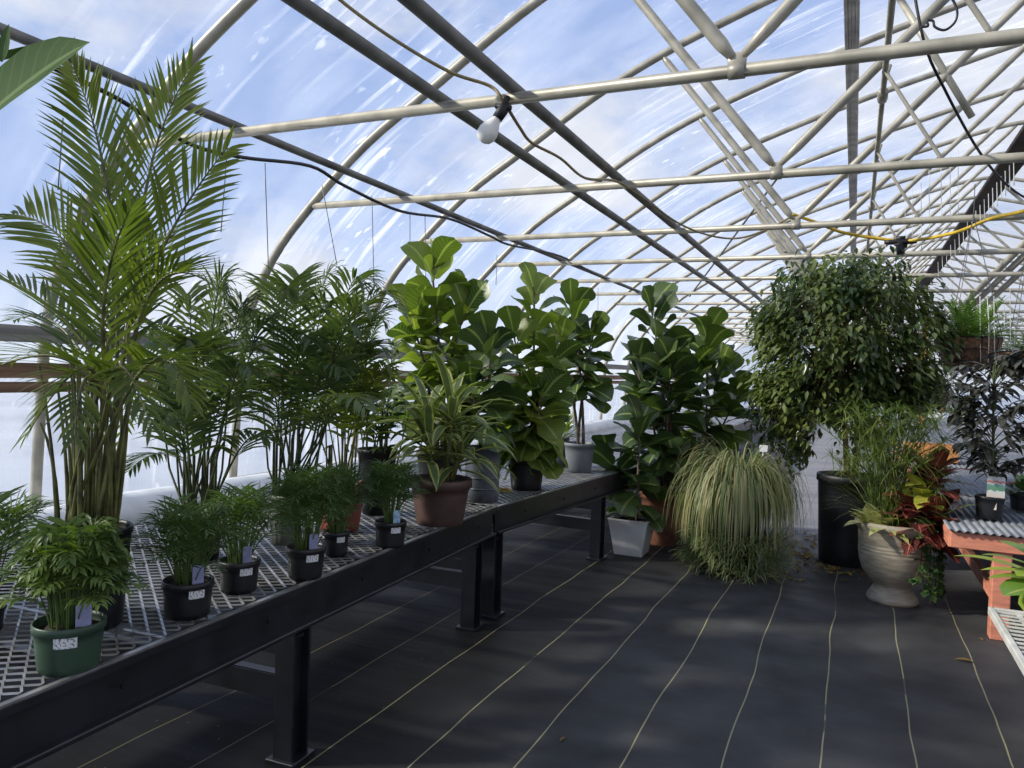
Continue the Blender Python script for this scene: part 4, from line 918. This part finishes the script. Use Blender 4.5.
# ------------------------------------------------------------------ wire table and plant at the lower right
t = thing('wire_table', 'low white grid table cut off by the lower right photo edge', 'table', (.545, 2.35, .40))
g = MB(); Wt, Lt = .75, 1.28
for k in range(int(Lt / .05) + 1):
    box(g, (Wt / 2, k * .05, 0), (Wt, .016, .004))
for k in range(int(Wt / .09) + 1): box(g, (k * .09, Lt / 2, -.003), (.018, Lt, .004))
g.build('grid_top', MAT['white_wire'], t, False)
fr = MB(); box(fr, (0, Lt / 2, -.008), (.022, Lt + .02, .03), bev=.003); box(fr, (Wt, Lt / 2, -.008), (.022, Lt + .02, .03), bev=.003); box(fr, (Wt / 2, 0, -.008), (Wt, .022, .03), bev=.003); box(fr, (Wt / 2, Lt, -.008), (Wt, .022, .03), bev=.003); fr.build('frame', MAT['white_wire'], t, False)
for x in (.22, Wt - .06):
    for y in (.1, Lt - .12): l_ = MB(); box(l_, (x, y, -.21), (.05, .05, .38), bev=.004); l_.build('leg', MAT['salmon'], t, False)
def lily():
    rng.seed(121); loc = V((.80, 3.42, .405)); t = thing('broad_leaf_plant', 'yellow-green broad-leaved plant on the white grid table at right', 'potted plant', loc); pot_round(t, .09, .07, .14, 'blackplastic'); ms, ml = MB(), MB()
    for (x, y, dy, w, k) in ((958, 562, .1, .030, 0), (985, 560, -.1, .026, 0), (985, 575, 0, .03, 1), (1008, 600, -.15, .085, 1), (1030, 615, -.1, .08, 1), (1016, 548, .1, .06, 1), (1035, 560, 0, .05, 1), (1000, 545, .15, .04, 1), (1045, 590, -.1, .08, 1), (1060, 555, .1, .06, 1), (1020, 580, -.12, .07, 1), (992, 583, -.05, .035, 1)):
        tip = at(x, y, loc.y + dy) - loc; b = V((rng.uniform(-.02, .02), rng.uniform(-.02, .02), .12)); q = b.lerp(tip, .35) + V((0, 0, .05)); tube(ms, bez(b, b + V((0, 0, .12)), q, 5), .004, 6, False)
        d = tip - q; leaf(ml, q, d.normalized() + V((0, 0, .25)), (0, 0, 1), d.length * 1.08, w * 2.1, PADDLE, .55, .15, 8)
    for k in range(14):
        a = rng.random() * 6.28; e = rng.uniform(.3, 1.2); d = V((math.cos(a) * math.cos(e), math.sin(a) * math.cos(e), math.sin(e))); leaf(ml, V((0, 0, .14)) + d * .08, d, (0, 0, 1), .15, .07, PADDLE, 1, .2, 6)
    stems_and_leaves(t, ms, ml, 'stem_green', 'lily')
lily()

# banana plant leaning in at the upper left
def banana():
    rng.seed(131); loc = V((-2.42, 1.16, BZ)); t = thing('banana_plant', 'banana plant whose big leaf enters at the upper left corner', 'potted plant', loc); pot_round(t, .12, .09, .22, 'blackplastic'); ms, ml = MB(), MB()
    top = V((.0, .0, 1.30)); tube(ms, [(0, 0, .19), (0, .01, .6), (0, .02, 1.0), top], [.035, .03, .024, .016], 10)
    a = at(-34, 136, loc.y + .06) - loc; tip = at(86, 50, loc.y + .16) - loc; d = tip - a
    tube(ms, bez(top - V((0, 0, .15)), top + V((-.06, 0, .1)), a, 6), .010, 7, False)
    leaf(ml, a, d.normalized() + V((0, 0, .16)), V((.25, -.75, .6)), d.length * 1.05, .20, PADDLE, .35, .3, 14, wav=.01)
    a2 = at(-18, 66, loc.y + .2) - loc; tip2 = at(79, 40, loc.y + .25) - loc; d2 = tip2 - a2
    leaf(ml, a2, d2, V((0, -.3, .9)), d2.length, .06, PADDLE, .1, .5, 10)
    a3 = at(2, 62, loc.y + .05) - loc; tip3 = at(9, 24, loc.y + .06) - loc; leaf(ml, a3, tip3 - a3, V((.3, -1, 0)), (tip3 - a3).length, .035, LANCE, 0, .3, 6, rn=.9)
    for k in range(3): an = 2.2 + k * .8; leaf(ml, top, (math.cos(an), math.sin(an), .7), (0, 0, 1), .55, .18, PADDLE, 1.3, .2, 10, wav=.01)
    stems_and_leaves(t, ms, ml, 'stem_green', 'banana', 'stem')
banana()

# support post in the far right
mb = MB(); q = at(926, 300, 15.6); box(mb, (q.x, q.y, 1.31), (.1, .1, 2.62), bev=.006); props(struct(mb.build('support_post', MAT['orangewood'], None, False)), 'orange wooden post')

# fallen leaves on the ground cloth
rng.seed(141); protos = []
for k in range(5):
    m_ = MB(); leaf(m_, (-.03, 0, .004), (1, 0, .12), (0, 0, 1), rng.uniform(.05, .075), rng.uniform(.022, .034), OVATE, .5, .5, 4, rn=k / 4); m_.v = [V((p.x, p.y, max(.002, p.z))) for p in m_.v]
    o = m_.build('fallen_leaf', MAT['dry'])
    protos.append(o)
spots = []
for k in range(230):
    x = rng.gauss(822, 26) if k % 3 else rng.uniform(770, 880); y = rng.gauss(560, 9) if k % 2 else rng.gauss(548, 13)
    if y > 586 or y < 525 or x < 765 or (822 < x < 868 and y < 566) : continue
    if x > 866 and y > 560: continue
    spots.append((x, y))
spots += [(855 + i * 4.5, 573 + (i * 7 % 11)) for i in range(5)]
used = [False] * 5
for i, (x, y) in enumerate(spots):
    k = i % 5; o = protos[k] if not used[k] else protos[k].copy()
    if used[k]: COL.objects.link(o)
    used[k] = True; p = onz(x, y, 0); o.location = (p.x, p.y, 0.001); o.rotation_euler = (0, 0, rng.random() * 6.28); s = rng.uniform(.7, 1.2); o.scale = (s, s, s)
    props(o, 'dry yellow-brown leaf on the black ground cloth by the black bin', 'leaf', 'fallen leaves on the floor near the urn')

for (x, y, s_, lab) in ((965, 662, 1.1, 'curled dry leaf lying alone on the floor near the white grid table'), (981, 640, .6, 'tiny pale leaf scrap on the floor beside the salmon bench leg'), (563, 740, .55, 'small pale leaf scrap near the bottom middle of the floor')):
    o = protos[3].copy(); COL.objects.link(o); p = onz(x, y, 0); o.location = (p.x, p.y, .001); o.rotation_euler = (0, 0, x * .7); o.scale = (s_, s_, s_); del o['group']; o['label'] = lab
# ------------------------------------------------------------------ light
def world():
    w = bpy.data.worlds.new('World'); scene.world = w; w.use_nodes = True; t = w.node_tree; N, Lk = t.nodes, t.links; N.clear()
    tc = N.new('ShaderNodeTexCoord'); sp = N.new('ShaderNodeSeparateXYZ'); Lk.new(tc.outputs['Generated'], sp.inputs[0])
    grad = N.new('ShaderNodeValToRGB'); e = grad.color_ramp.elements; e[0].position = 0; e[0].color = (.66, .74, .86, 1); e[1].position = .55; e[1].color = (.17, .31, .68, 1); k = e.new(.15); k.color = (.36, .50, .82, 1)
    Lk.new(sp.outputs[2], grad.inputs[0])
    mp = N.new('ShaderNodeMapping'); mp.inputs['Scale'].default_value = (1, 1, 1.9); mp.inputs['Location'].default_value = (.35, .1, 0); Lk.new(tc.outputs['Generated'], mp.inputs[0])
    nz = N.new('ShaderNodeTexNoise'); nz.inputs['Scale'].default_value = 3.2; nz.inputs['Detail'].default_value = 7; nz.inputs['Roughness'].default_value = .55; Lk.new(mp.outputs[0], nz.inputs['Vector'])
    # more cloud towards +X (right)
    ad = N.new('ShaderNodeMath'); ad.operation = 'MULTIPLY_ADD'; Lk.new(sp.outputs[0], ad.inputs[0]); ad.inputs[1].default_value = .13; Lk.new(nz.outputs[0], ad.inputs[2])
    rp = N.new('ShaderNodeValToRGB'); rp.color_ramp.elements[0].position = .44; rp.color_ramp.elements[1].position = .60; Lk.new(ad.outputs[0], rp.inputs[0])
    mx = N.new('ShaderNodeMix'); mx.data_type = 'RGBA'; Lk.new(rp.outputs[0], mx.inputs[0]); Lk.new(grad.outputs[0], mx.inputs[6]); mx.inputs[7].default_value = (.72, .74, .80, 1)
    bg = N.new('ShaderNodeBackground'); bg.inputs[1].default_value = 1.0; Lk.new(mx.outputs[2], bg.inputs[0])
    o = N.new('ShaderNodeOutputWorld'); Lk.new(bg.outputs[0], o.inputs[0])
world()
ld = bpy.data.lights.new('sun', 'SUN'); ld.energy = 5.6; ld.angle = math.radians(4); ld.color = (1, .93, .80)
sun = bpy.data.objects.new('sun', ld); COL.objects.link(sun); sun.rotation_euler = V((.75, .42, -.52)).to_track_quat('-Z', 'Y').to_euler()
scene.view_settings.view_transform = 'Standard'; scene.view_settings.look = 'None'; scene.view_settings.exposure = 0.0
scene.cycles.use_denoising = True; scene.cycles.transparent_max_bounces = 24; scene.cycles.max_bounces = 8
